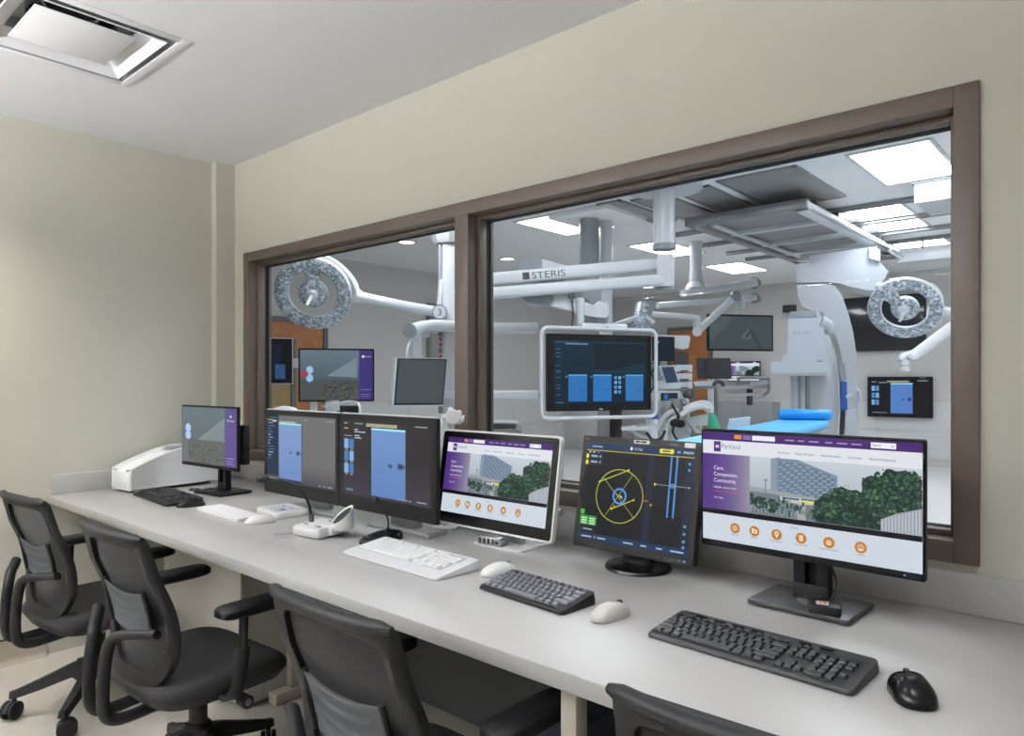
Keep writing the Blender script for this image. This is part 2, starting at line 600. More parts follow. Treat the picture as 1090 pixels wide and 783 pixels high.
# unseen downlights added to brighten the desk without the wall
for i, (x, y, lab) in enumerate(((-2.45, -1.3, 'left unseen round downlight added above the counter'), (-1.2, -1.0, 'middle unseen round downlight added above the counter'), (-.1, -1.0, 'right unseen round downlight added above the counter'))):
    t = thing('downlight', lab, 'ceiling light', (x, y, ZC))
    MB().lathe([(.075, 0), (.075, -.008), (.055, -.008), (.05, 0)], 28).build('trim_ring', M_WHT, t)
    MB().lathe([(.05, -.001), (.0, -.002)], 28, caps=False).build('diffuser', M_DOWN, t)
    ld = bpy.data.lights.new('downlight_beam', 'SPOT')
    ld.energy = 34
    ld.spot_size = math.radians(96)
    ld.spot_blend = 1.0
    ld.shadow_soft_size = .06
    ld.color = (.97, .985, 1)
    lo_ = bpy.data.objects.new('downlight_beam', ld)
    COL.objects.link(lo_)
    lo_.location = (x, y, ZC - .02)

# ceiling air diffuser: pan sunk in the ceiling, sloped ring, plaque below the neck
t = thing('air_diffuser', 'square white plaque air diffuser in the ceiling above the chairs', 'air vent', (DX, DY, ZC))
f = MB()
o_, i_ = .305, .272
for a, b in (((-o_, -o_, -.006), (o_, -i_, .0)), ((-o_, i_, -.006), (o_, o_, 0)), ((-o_, -i_, -.006), (-i_, i_, 0)), ((i_, -i_, -.006), (o_, i_, 0))):
    f.span(a, b, .0015)
f.build('flange', M_CEIL, t)
def sq(s, z):
    return [(-s, -s, z), (s, -s, z), (s, s, z), (-s, s, z)]
MB().rings([sq(.28, .0), sq(.27, .05), sq(.2, .098)], 0, False).build('recess', mat('diffuser_pan', (186, 187, 188), .6), t)
MB().add(sq(.2, .0975), [(0, 1, 2, 3)]).build('pan_top', mat('diffuser_pan', (186, 187, 188), .6), t)
MB().lathe([(.145, .096), (.14, .0962), (.0, .0962)], 36, caps=False).build('neck_opening', M_GASKET, t)
MB().lathe([(.15, .097), (.15, .06), (.146, .06), (.146, .097)], 36, caps=False).build('neck_collar', M_STEEL, t)
MB().rings([sq(.247, -.006), sq(.178, .042), sq(.176, .042), sq(.243, -.009), sq(.247, -.006)], 0, False).build('cone_ring', M_CEIL, t)
MB().box((0, 0, .004), (.33, .33, .006), .002).build('plaque', M_CEIL, t)
br = MB()
for a in (0, 1, 2, 3):
    c, s = math.cos(a * PI / 2 + .5), math.sin(a * PI / 2 + .5)
    br.tube([(c * .02, s * .02, .05), (c * .11, s * .11, .05), (c * .143, s * .143, .085)], .005, 6)
br.cyl((0, 0, .006), (0, 0, .06), .012)
br.build('bracket', M_STEEL, t)

# ================================================================ DESK
DZ = .80
t = thing('counter_desk', 'long pale speckled counter with raised back edge running under the window', 'desk', (-1.3, -.48, 0))
MB().span((XL + .001, -.956, DZ - .04), (1.2, -.001, DZ), .004).build('worktop', M_QUARTZ, t, True)
MB().span((XL + .021, -.02, DZ), (1.2, -.001, DZ + .1), .003).build('backsplash', M_QUARTZ, t, True)
MB().span((XL + .001, -.945, DZ), (XL + .02, -.115, DZ + .1), .003).build('end_splash', M_QUARTZ, t, True)
for x in (-2.76, -.875, .25):
    y = -.40 if x < -2 else -.9
    l = MB().span((x - .02, y - .02, .05), (x + .02, y + .02, DZ - .04), .003)
    l.span((x - .03, y - .1 if y > -.5 else y - .03, 0), (x + .03, -.05, .05), .004)
    l.build('leg', M_LEG, t, True)
MB().span((-3.55, -.62, .02), (-2.8, -.6, DZ - .04), .002).span((-3.55, -.6, .02), (-3.53, -.02, DZ - .04)).span((-2.82, -.6, .02), (-2.8, -.02, DZ - .04)).build('cabinet_panel', M_LAM, t, True)
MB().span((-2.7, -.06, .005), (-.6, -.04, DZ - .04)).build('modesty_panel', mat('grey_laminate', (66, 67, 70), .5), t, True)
# computer tower under the desk
t = thing('computer_tower', 'dark blue grey computer tower in the shade under the counter', 'computer', (-1.22, -.4, 0))
MB().box((0, 0, .225), (.18, .42, .43), .006).build('case', mat('tower_grey', (70, 76, 88), .5), t)
MB().box((0, -.213, .225), (.16, .01, .4), .003).build('front_panel', M_BLK, t)


# ---------------------------------------------------------------- chairs
def back_y(x, z):
    """Front-back position of the backrest surface."""
    s = (z - .43) / .49
    return -.205 - .075 * s * s + .028 * math.sin(PI * min(1, s * 1.35)) + .42 * x * x


def back_outline(k, dz0, dz1):
    """Backrest outline (x, z), inset by k at the sides."""
    pts = []
    zt, zb = .918 - dz1, .425 + dz0
    R = .03
    def hw(z):
        s = (z - .43) / .49
        return .196 + .018 * math.sin(PI * max(0, min(1, s * 1.1))) + .012 * s - k
    for i in range(15):
        a = -PI / 2 + (i / 14) * PI / 2
        r = .15 - k * .4
        zc = zb + r
        pts.append(((hw(zc) - r) + r * math.cos(a), zc + r * math.sin(a)))
    for i in range(1, 12):
        z = (zb + .15) + (zt - R - zb - .15) * i / 11
        pts.append((hw(z), z))
    for i in range(1, 5):
        a = i / 4 * PI / 2
        pts.append((hw(zt - R) - R + R * math.cos(a), zt - R + R * math.sin(a)))
    left = [(-x, z) for x, z in pts[::-1]]
    return pts + left


def make_chair(label):
    t = thing('office_chair', label, 'chair', (0, 0, 0), 0, 'black mesh task chairs at the counter')
    # five-star base
    for k in range(5):
        a = math.radians(-118 + 72 * k)
        c, s = math.cos(a), math.sin(a)
        l = MB()
        rs = []
        for r, w, z0, z1 in ((.03, .028, .14, .205), (.1, .024, .135, .185), (.2, .02, .105, .145), (.29, .017, .083, .112), (.312, .014, .083, .108)):
            rs.append([(c * r - s * q * w, s * r + c * q * w, z) for q, z in ((-1, z0), (1, z0), (.7, z1), (-.7, z1))])
        l.rings(rs)
        l.build('base_leg', M_CHAIR, t)
        ca = MB().cyl((c * .296, s * .296, .06), (c * .296, s * .296, .095), .009, n=10)
        b = a + 1.0 + k
        u, v = Vector((math.cos(b), math.sin(b), 0)), Vector((-math.sin(b), math.cos(b), 0))
        cc = Vector((c * .296, s * .296, .037)) + u * .012
        hood = [tuple(cc + u * (.036 * math.cos(q)) + UP * (.036 * math.sin(q)) + v * e) for e in (-.008, .008) for q in (PI * j / 8 for j in range(9))]
        ca.add(hood, [tuple(range(9))[::-1], tuple(range(9, 18))] + [(j, (j + 1) % 9, 9 + (j + 1) % 9, 9 + j) for j in range(9)])
        co_ = ca.build('caster', M_CHAIR, t)
        for sg in (-1, 1):
            wh = MB()
            p0, p1 = cc + v * (sg * .01), cc + v * (sg * .028)
            wh.tube([p0, p0 + v * (sg * .003), p1 - v * (sg * .004), p1], [.033, .036, .036, .03], 20)
            wh.build('wheel', M_BLK, co_)
    MB().lathe([(.045, .12), (.05, .14), (.048, .21), (.036, .225)], 24).build('base_hub', M_CHAIR, t)
    MB().cyl((0, 0, .22), (0, 0, .3), .03).cyl((0, 0, .3), (0, 0, .36), .016).build('gas_column', M_BLKG, t)
    MB().loft([superell(.09, .11, 4, 20, 0, -.02, .34), superell(.12, .15, 4, 20, 0, -.02, .36), superell(.13, .16, 4, 20, 0, -.02, .395)]).build('tilt_mechanism', M_CHAIR, t)
    kn = MB().cyl((.1, .02, .36), (.235, .02, .36), .009).cyl((.235, .02, .36), (.275, .02, .36), .02)
    ko = kn.build('adjustment_knob', M_CHAIR, t)
    MB().cyl((.2755, .02, .36), (.278, .02, .36), .013).build('knob_cap', M_CHROME, ko)
    # seat cushion
    seat = MB()
    def ring(kx, ky, z, y=.0):
        out = []
        for x, yy, _ in superell(.25 * kx, .235 * ky, 4.2, 40, 0, y):
            dish = .012 * (1 - (x / .25) ** 2)
            drop = .03 * max(0, (yy - .1) / .14) ** 2
            out.append((x, yy, z - dish * (1 if z > .43 else 0) - drop))
        return out
    seat.loft([ring(.8, .8, .388), ring(.93, .93, .392), ring(1, 1, .418), ring(1.0, 1.0, .44), ring(.975, .975, .455), ring(.92, .92, .464), ring(.5, .5, .464)])
    so_ = seat.build('seat', M_SEAT, t, angle=60)
    sh = MB().loft([ring(.7, .75, .375), ring(.9, .9, .378), ring(.98, .98, .41), ring(.9, .9, .412)])
    sh.build('seat_shell', M_CHAIR, so_, angle=60)
    # backrest frame: broad flat rim around the mesh
    o1, i1 = back_outline(0, 0, 0), back_outline(.036, .05, .04)
    fr_ = MB()
    rs = []
    for th, sc_ in ((0, o1), (-.022, o1), (-.03, [(a[0] * .7 + b[0] * .3, a[1] * .7 + b[1] * .3) for a, b in zip(o1, i1)]), (-.022, i1), (0, i1)):
        rs.append([(x, back_y(x, z) + th, z) for x, z in sc_])
    rs.append(rs[0])
    fr_.rings(rs, 0, False)
    # rolled lip along the top
    lip = [(x, back_y(x, .915) - .018 - .012 * (1 - (x / .22) ** 2), .915) for x in (.211, .185, .13, .07, 0, -.07, -.13, -.185, -.211)]
    fr_.tube(lip, [.008] + [.015] * 7 + [.008], 10, flat=1.0)
    fr_.build('back_frame', M_CHAIR, t, angle=50)
    # stretched mesh
    me = MB()
    ii = back_outline(.034, .048, .038)
    n = len(ii)
    c0 = (0, .66)
    levels = [[(c0[0] + (x - c0[0]) * s, c0[1] + (z - c0[1]) * s) for x, z in ii] for s in (1, .75, .5, .25, .06)]
    me.rings([[(x, back_y(x, z) - .008, z) for x, z in L] for L in levels], 0, False)
    me.add([(x, back_y(x, z) - .008, z) for x, z in levels[-1]], [tuple(range(n))])
    me.build('back_mesh', M_MESH, t, angle=80)
    # lumbar pad with pressed ridges
    lp = MB()
    nx, nz = 14, 22
    def lum(i, j, off):
        x = -.135 + .27 * i / nx
        z = .585 + .135 * j / nz - .03 * (1 - (x / .125) ** 2) * 0
        z += .018 * (x / .135) ** 2
        rib = .003 * (1 if (j % 6) in (2, 3) and 2 < i < nx - 2 else 0)
        return (x, back_y(x, z) - .034 - off - rib, z)
    fro = [[lum(i, j, 0) for i in range(nx + 1)] for j in range(nz + 1)]
    vs = [p for r in fro for p in r] + [(p[0], p[1] + .008, p[2]) for r in fro for p in r]
    N = (nx + 1) * (nz + 1)
    fs = []
    for j in range(nz):
        for i in range(nx):
            a = j * (nx + 1) + i
            fs.append((a, a + 1, a + nx + 2, a + nx + 1))
            fs.append((N + a, N + a + nx + 1, N + a + nx + 2, N + a + 1))
    edge = [i for i in range(nx + 1)] + [j * (nx + 1) + nx for j in range(1, nz + 1)] + [nz * (nx + 1) + i for i in range(nx - 1, -1, -1)] + [j * (nx + 1) for j in range(nz - 1, 0, -1)]
    for a, b in zip(edge, edge[1:] + edge[:1]):
        fs.append((a, N + a, N + b, b))
    lp.add(vs, fs)
    lo = lp.build('lumbar_pad', M_CHGR, t, angle=30)
    for sg in (-1, 1):
        MB().tube([(sg * .135, back_y(.135, .6) - .036, .60), (sg * .142, back_y(.14, .66) - .038, .67), (sg * .135, back_y(.135, .72) - .036, .742)], .008, 8).build('pad_clip', M_BLK, lo)
    # twin uprights that sweep from under the seat up to the back
    for sg in (-1, 1):
        path = smooth_path([(sg * .05, -.06, .365), (sg * .05, -.2, .35), (sg * .05, -.285, .352), (sg * .05, -.318, .39), (sg * .052, -.318, .5), (sg * .055, -.308, .575), (sg * .075, -.295, .61), (sg * .14, -.262, .622), (sg * .205, -.232, .628)], 5)
        MB().tube(path, .0145, 10, flat=1.3).build('back_support', M_CHAIR, t, angle=60)
    # armrests
    for sg in (-1, 1):
        po = MB()
        po.box((sg * .2, -.02, .388), (.12, .07, .02), .006)
        po.tube(smooth_path([(sg * .24, -.02, .388), (sg * .268, -.02, .4), (sg * .276, -.01, .45), (sg * .276, 0, .54)], 5), .026, 12, flat=.6)
        po.tube([(sg * .276, -.0, .53), (sg * .276, .005, .655)], .019, 12, flat=.65)
        ao = po.build('armrest', M_CHAIR, t, angle=50)
        pd = MB().loft([superell(.036, .115, 4, 24, sg * .272, .05, .642), superell(.047, .132, 4, 24, sg * .272, .05, .65), superell(.047, .132, 4, 24, sg * .272, .05, .668), superell(.04, .124, 4, 24, sg * .272, .05, .676), superell(.02, .06, 4, 24, sg * .272, .05, .677)])
        pd.build('arm_pad', M_BLK, ao, angle=50)
    return t


ch = make_chair('black mesh office chair farthest left, beside the left wall')
ch.location = (-3.33, -.985, 0)
ch.rotation_euler = (0, 0, math.radians(5))
dup(ch, (-2.39, -.985, 0), math.radians(3), 'black mesh office chair fully in view in front of the gooseneck microphones')
dup(ch, (-1.25, -.965, 0), math.radians(0), 'black mesh office chair in the middle foreground below the long white keyboard')
dup(ch, (-.40, -.895, 0), math.radians(2), 'black office chair at bottom right, only its top edge in view')


# ---------------------------------------------------------------- screens
class Screen:
    """Lit picture on a panel: flat shapes in panel coordinates (u to the right, v up, both 0..1)."""
    def __init__(self, w, h, M):
        self.w, self.h, self.mb, self.mats, self.k = w, h, MB(M), [], 0

    def mi(self, rgb):
        m = rgb if isinstance(rgb, bpy.types.Material) else em(rgb)
        if m not in self.mats:
            self.mats.append(m)
        return self.mats.index(m)

    def p(self, u, v):
        return ((u - .5) * self.w, -self.k * .00003, (v - .5) * self.h)

    def poly(self, pts, rgb, up=True):
        if up:
            self.k += 1
        self.mb.add([self.p(u, v) for u, v in pts], [tuple(range(len(pts)))], self.mi(rgb))

    def rect(self, u0, v0, u1, v1, rgb, up=True):
        self.poly([(u0, v0), (u1, v0), (u1, v1), (u0, v1)], rgb, up)

    def disc(self, u, v, r, rgb, n=24, up=True, r2=None):
        """r in panel widths"""
        a = self.w / self.h
        self.poly([(u + r * math.cos(2 * PI * k / n), v + (r2 or r) * a * math.sin(2 * PI * k / n)) for k in range(n)], rgb, up)

    def ring(self, u, v, r0, r1, rgb, n=48):
        a = self.w / self.h
        self.k += 1
        for k in range(n):
            q = [(u + r * math.cos(2 * PI * j / n), v + r * a * math.sin(2 * PI * j / n)) for r, j in ((r0, k), (r1, k), (r1, k + 1), (r0, k + 1))]
            self.poly(q, rgb, False)

    def line(self, u0, v0, u1, v1, wd, rgb):
        a = self.w / self.h
        dx, dy = (u1 - u0), (v1 - v0) / a
        L = math.hypot(dx, dy)
        nx, ny = -dy / L * wd / 2, dx / L * wd / 2 * a
        self.poly([(u0 - nx, v0 - ny), (u1 - nx, v1 - ny), (u1 + nx, v1 + ny), (u0 + nx, v0 + ny)], rgb)

    def text(self, s, u, v, size, rgb, width=None):
        """size = capital height / panel height (about)"""
        self.k += 1
        text_on(self.mb, s, self.p(u, v), (1, 0, 0), (0, 0, 1), size * self.h / .7, self.mi(rgb), None if width is None else width * self.w)

    def done(self, parent, name='screen'):
        o = self.mb.build(name, self.mats, parent)
        return o


def grad(name, c0, c1, axis='Z', lo=-.2, hi=.2):
    """A two-tone picture blend shown on a screen."""
    if name in MATS:
        return MATS[name]
    m = emit(name, c0)
    nt = m.node_tree
    b = nt.nodes['Principled BSDF']
    tc = nt.nodes.new('ShaderNodeTexCoord')
    sx = nt.nodes.new('ShaderNodeSeparateXYZ')
    mr = nt.nodes.new('ShaderNodeMapRange')
    mr.inputs['From Min'].default_value = 0
    mr.inputs['From Max'].default_value = 1
    rp = nt.nodes.new('ShaderNodeValToRGB')
    rp.color_ramp.elements[0].color = (*lin(c0), 1)
    rp.color_ramp.elements[1].color = (*lin(c1), 1)
    rp.color_ramp.elements[0].position = lo
    rp.color_ramp.elements[1].position = hi
    nt.links.new(tc.outputs['Generated'], sx.inputs[0])
    nt.links.new(sx.outputs[axis], mr.inputs['Value'])
    nt.links.new(mr.outputs[0], rp.inputs['Fac'])
    nt.links.new(rp.outputs['Color'], b.inputs['Emission Color'])
    return m


WHITE, PURPLE, NAVY = (214, 222, 230), (74, 42, 122), (52, 48, 98)


def web_page(s, tiny=False):
    """Hospital home page: purple bar, logo, photo banner, row of round orange icons."""
    s.rect(0, 0, 1, 1, (204, 213, 223))
    s.rect(0, .925, 1, 1, (70, 36, 112))
    s.rect(0, .80, 1, .925, (222, 226, 232))
    s.rect(.17, .945, .207, .982, (226, 146, 56)); s.rect(.215, .945, .255, .982, (134, 112, 172)); s.rect(.262, .942, .375, .984, (238, 238, 244))
    s.rect(.80, .94, .9, .985, (240, 240, 246))
    s.rect(.06, .82, .097, .915, (84, 40, 128))
    s.disc(.0785, .868, .009, (232, 226, 240)); s.rect(.077, .835, .080, .9, (84, 40, 128))
    # banner picture
    s.rect(0, .29, 1, .80, grad('banner_sky', (150, 160, 172), (196, 206, 214), 'Z', .3, .8))
    s.poly([(.355, .47), (.355, .79), (.40, .81), (.40, .50)], (136, 150, 166))
    s.poly([(.385, .47), (.385, .80), (.48, .80), (.66, .69), (.66, .50), (.56, .47)], (120, 138, 158))
    if not tiny:
        s.k += 1
        for r in range(15):
            for c in range(14):
                u = .395 + c * .0185
                top = .80 - max(0, (u - .48)) * .61
                v0 = .48 + (top - .5) * r / 15
                s.rect(u, v0, u + .011, v0 + .0105, (86, 104, 128) if (r + c) % 3 else (150, 164, 180), False)
    s.rect(0, .29, .62, .49, (112, 124, 130))
    s.poly([(.2, .5), (.62, .455), (.62, .485), (.2, .54)], (150, 160, 164))
    s.poly([(.40, .44), (.62, .44), (.62, .475), (.40, .475)], (196, 200, 192))
    s.rect(.5, .44, .61, .458, (220, 214, 96)); s.rect(.5, .46, .61, .472, (64, 82, 110)); s.rect(.41, .452, .49, .47, (88, 106, 130))
    s.rect(.48, .29, .52, .44, (164, 166, 162)); s.rect(.44, .425, .62, .44, (190, 190, 182))
    rnd = random.Random(4)
    s.k += 1
    for i in range(6 if tiny else 90):
        u, v = rnd.uniform(.2, .54), rnd.uniform(.3, .42)
        s.rect(u, v, u + rnd.uniform(.003, .012), v + rnd.uniform(.006, .05), rnd.choice([(66, 80, 82), (92, 104, 106), (142, 150, 150), (52, 70, 66)]), False)
    for i in range(0 if tiny else 16):
        s.rect(.22 + i * .018, .31, .222 + i * .018, .40 - i * .004, (176, 182, 184), False)
    s.line(.33, .34, .33, .60, .004, (96, 106, 112)); s.rect(.322, .595, .34, .605, (96, 106, 112))
    for cu, cv, cr, cn in ((.24, .42, .035, 60), (.30, .40, .03, 40), (.36, .38, .03, 40)):
        s.k += 1
        for i in range(4 if tiny else cn):
            a, r = rnd.uniform(0, 2 * PI), cr * math.sqrt(rnd.random())
            s.disc(cu + r * math.cos(a), cv + r * 1.9 * math.sin(a), rnd.uniform(.004, .009), rnd.choice([(44, 66, 58), (58, 84, 66), (36, 54, 52)]), 6, False)
    greens = [(36, 54, 46), (48, 74, 56), (66, 98, 70), (88, 122, 86), (42, 64, 60), (60, 88, 76), (30, 46, 42)]
    crowns = [(.64, .40, .085), (.70, .45, .09), (.60, .36, .05), (.76, .38, .09), (.83, .60, .075), (.90, .64, .085), (.96, .60, .05), (.95, .68, .055), (.87, .50, .07), (.80, .48, .06), (.68, .52, .045), (.93, .46, .07), (.86, .36, .07), (.985, .5, .02)]
    s.k += 1
    crowns = [(a_, b_, c_ * 1.12) for a_, b_, c_ in crowns]
    for cu, cv, cr in crowns:
        n = 28
        s.poly([(min(.999, cu + cr * .86 * (1 + .1 * math.sin(5 * a_ + cu * 40)) * math.cos(a_)), min(.795, max(.292, cv + cr * 1.5 * (1 + .1 * math.sin(7 * a_ + cv * 30)) * math.sin(a_)))) for a_ in (2 * PI * j / n for j in range(n))], (34, 52, 44), False)
    for ci, (cu, cv, cr) in enumerate(crowns):
        for i in range(4 if tiny else 90):
            a_, r_ = rnd.uniform(0, 2 * PI), cr * math.sqrt(rnd.random())
            u, v = cu + r_ * math.cos(a_), cv + r_ * 1.75 * math.sin(a_)
            rr = rnd.uniform(.0025, .0085)
            if not (.545 < u < .992 and .30 < v < .79 - rr * 2):
                continue
            g = greens[rnd.choice((0, 1, 1, 2, 2, 3, 4, 5, 6) if math.sin(a_) > -.2 else (0, 1, 4, 5, 6, 6))]
            if i % 45 == 0:
                s.k += 1
            s.disc(u, v, rr, g, 6, False)
    s.poly([(.84, .29), (.84, .38), (.9, .44), (1, .50), (1, .29)], (150, 158, 166))
    s.k += 1
    for i in range(0 if tiny else 12):
        u = .845 + i * .013
        s.rect(u, .29, u + .004, .385 + i * .0095, (196, 202, 208), False)
    s.k += 1
    for i in range(24):
        u0, u1 = i * .0105, (i + 1) * .0105
        f = max(0, 1 - (i / 24) ** 1.6)
        s.rect(u0, .29, u1, .80, (int(82 + 70 * (1 - f)), int(50 + 100 * (1 - f)), int(130 + 34 * (1 - f))), False)
    s.rect(0, .245, 1, .29, (10, 10, 14))
    us = (.175, .275, .385, .50, .625, .76)
    for i, u in enumerate(us):
        s.disc(u, .135, .0255, (200, 134, 52))
        s.disc(u, .135, .0235, (188, 122, 44))
        if tiny:
            continue
        W_ = (244, 226, 196)
        if i == 0:
            s.ring(u, .135, .010, .013, W_, 16); s.rect(u - .002, .12, u + .002, .15, W_)
        elif i == 1:
            s.rect(u - .013, .115, u + .013, .15, W_); s.rect(u - .013, .15, u - .002, .158, W_); s.disc(u, .132, .005, (188, 122, 44))
        elif i == 2:
            s.poly([(u, .10), (u + .011, .145), (u + .006, .165), (u - .006, .165), (u - .011, .145)], W_); s.disc(u, .147, .005, (188, 122, 44))
        elif i == 3:
            s.rect(u - .009, .112, u + .009, .16, W_); s.rect(u - .006, .14, u + .006, .146, (188, 122, 44)); s.rect(u - .006, .127, u + .003, .133, (188, 122, 44))
        elif i == 4:
            s.disc(u, .135, .012, W_); s.rect(u - .009, .13, u + .009, .137, (188, 122, 44)); s.rect(u - .009, .145, u + .009, .15, (188, 122, 44))
        else:
            s.ring(u, .137, .006, .009, W_, 12); s.rect(u - .011, .11, u + .011, .12, W_); s.ring(u, .135, .014, .0155, W_, 16)
    if tiny:
        return
    s.text('Parkland', .103, .853, .045, (128, 132, 150), .10)
    for k, (tx, u, wd) in enumerate((('Our Services', .39, .055), ('Patients & Visitors', .475, .085), ('Health Information', .59, .085), ('Get Involved', .705, .058), ('Medical Professionals', .795, .105))):
        s.text(tx, u, .843, .018, (54, 42, 110), wd)
    for k, u in enumerate((.425, .485, .535, .61, .66, .72)):
        s.rect(u, .957, u + (.03 if k in (1, 3) else .045), .966, (186, 172, 208))
    s.text('Search', .808, .955, .02, (70, 70, 80), .035)
    s.ring(.888, .962, .004, .0055, (60, 60, 70), 12)
    for i, tx in enumerate(('Care,', 'Compassion,', 'Community', )):
        s.text(tx, .062, .655 - i * .057, .035, (236, 230, 244), (.055, .13, .12)[i])
    s.text('Health starts here', .062, .485, .02, (236, 230, 244), .12)
    s.rect(.062, .455, .2, .459, (206, 108, 60))
    s.text('Our Care', .064, .39, .018, (236, 230, 244), .05)
    for i, (tx, wd) in enumerate((('Services', .035), ('MyChart', .036), ('Find a Location', .062), ('Pay Your Bill', .055), ('Financial Assistance', .082), ('Careers', .034))):
        s.text(tx, us[i] - wd / 2, .072, .014, (58, 46, 116), wd)
    for i in (-1, 0, 1):
        s.disc(.47 + i * .012, .215, .0028, (60, 60, 70), 8)


def xray_page(s, left):
    """Image review page: dark desktop, blue lit exposure panel, side lists."""
    if left:
        s.rect(0, 0, 1, 1, grad('review_grey', (70, 66, 72), (106, 106, 106), 'Z', 0, .3))
        s.rect(0, .08, .185, 1, (26, 40, 58)); s.rect(0, .13, .17, .80, (12, 40, 62))
        s.rect(.19, .055, .55, .9, (88, 88, 92))
        s.rect(.19, .055, .53, .89, grad('review_blue_a', (104, 134, 190), (126, 156, 202), 'Z', 0, 1))
        s.rect(.19, .865, .53, .89, (150, 224, 246)); s.rect(.2, .895, .45, .915, (186, 186, 150))
        s.rect(.36, .44, .385, .47, (60, 72, 98)); s.rect(.455, .425, .505, .49, (88, 104, 140)); s.rect(.465, .44, .495, .475, (54, 64, 90)); s.rect(.505, .45, .53, .465, (54, 64, 90))
        s.rect(.18, .02, .53, .05, (40, 44, 80))
        rnd = random.Random(3)
        for i in range(14):
            v = .92 - i * .045
            u = rnd.uniform(.01, .03)
            s.rect(u, v, u + rnd.uniform(.03, .12), v + .012, rnd.choice([(110, 160, 190), (150, 190, 206), (190, 186, 96), (70, 110, 150)]))
        s.rect(.09, .9, .16, .925, (190, 200, 206)); s.rect(.07, .955, .17, .965, (90, 130, 150))
        for u in (.05, .1, .14, .78, .84, .9, .93):
            s.rect(u, .03, u + .03, .045, (130, 150, 170))
        s.rect(.57, .945, .62, .955, (150, 150, 150)); s.rect(.88, .95, .98, .96, (150, 150, 150))
    else:
        s.rect(0, 0, 1, 1, grad('review_brown', (62, 56, 66), (44, 38, 38), 'Z', 0, .5))
        s.rect(.36, .03, .74, .91, grad('review_blue_b', (92, 128, 184), (110, 148, 200), 'Z', 0, 1))
        s.rect(.36, .885, .74, .91, (160, 232, 250)); s.rect(.365, .03, .735, .033, (60, 80, 140))
        s.rect(.30, .925, .65, .965, (184, 180, 140)); s.rect(.31, .94, .64, .95, (140, 138, 110))
        s.rect(.555, .42, .595, .465, (60, 74, 104)); s.rect(.655, .41, .72, .49, (78, 96, 138)); s.rect(.67, .425, .705, .475, (44, 52, 74)); s.poly([(.72, .43), (.74, .45), (.72, .47)], (44, 52, 74))
        for r in range(3):
            for c in range(2):
                u, v = .03 + c * .065, .615 - r * .165
                s.rect(u, v, u + .053, v + .13, (70, 120, 180) if (r + c) % 2 else (124, 174, 220))
                s.rect(u + .012, v - .022, u + .04, v - .012, (210, 200, 130))
        for u, v, w_, c in ((.03, .95, .04, (170, 190, 200)), (.16, .95, .1, (120, 180, 150)), (.03, .88, .05, (200, 190, 90)), (.16, .87, .04, (190, 210, 230)), (.16, .84, .13, (190, 210, 230)), (.16, .79, .06, (190, 210, 230)), (.16, .76, .08, (190, 210, 230)), (.03, .78, .1, (140, 150, 160)), (.84, .955, .13, (170, 170, 180))):
            s.rect(u, v, u + w_, v + .012, c)
        for u in (.07, .1, .13):
            s.disc(u, .065, .008, (90, 190, 220), 10)
        for u in (.66, .7, .74, .78):
            s.rect(u, .035, u + .025, .047, (190, 160, 170))
        s.rect(.86, .04, .96, .052, (170, 170, 190))


def landscape_page(s):
    """Lock screen: slate sky over a dark crowd of scrub, purple band at right, white hexagons."""
    s.rect(0, 0, 1, 1, grad('lock_sky', (92, 98, 100), (100, 116, 122), 'Z', .2, .9))
    s.poly([(.3, .42), (.80, .84), (.80, .40), (.5, .38)], (126, 138, 140))
    s.poly([(.42, .42), (.80, .7), (.80, .42)], (120, 134, 140))
    s.rect(0, 0, .80, .42, (96, 100, 98))
    rnd = random.Random(9)
    s.k += 1
    for i in range(520):
        u, v = rnd.uniform(.1, .785), rnd.uniform(.01, .38) ** 1.0
        if rnd.random() < (.30 - v) * 3 + .25:
            s.disc(u, v, rnd.uniform(.003, .011), rnd.choice([(64, 68, 66), (80, 84, 80), (108, 108, 100), (54, 58, 58), (92, 94, 90), (120, 118, 108)]), 6, i % 60 == 0)
    s.rect(0, 0, .12, .42, (104, 110, 112))
    s.rect(.795, 0, 1, 1, (92, 76, 138))
    s.rect(.83, .14, .96, .15, (170, 160, 200)); s.rect(.83, .09, .93, .1, (150, 140, 190)); s.rect(.83, .05, .96, .06, (150, 140, 190))
    s.rect(.885, .84, .915, .88, (206, 200, 226)); s.text('Parkland', .835, .77, .04, (206, 200, 226), .125)
    for cv, cu in ((.62, .12), (.49, .12)):
        s.poly([(cu + .058 * math.cos(a), cv + .085 * math.sin(a)) for a in (PI / 6 + k * PI / 3 for k in range(6))], (176, 200, 236))


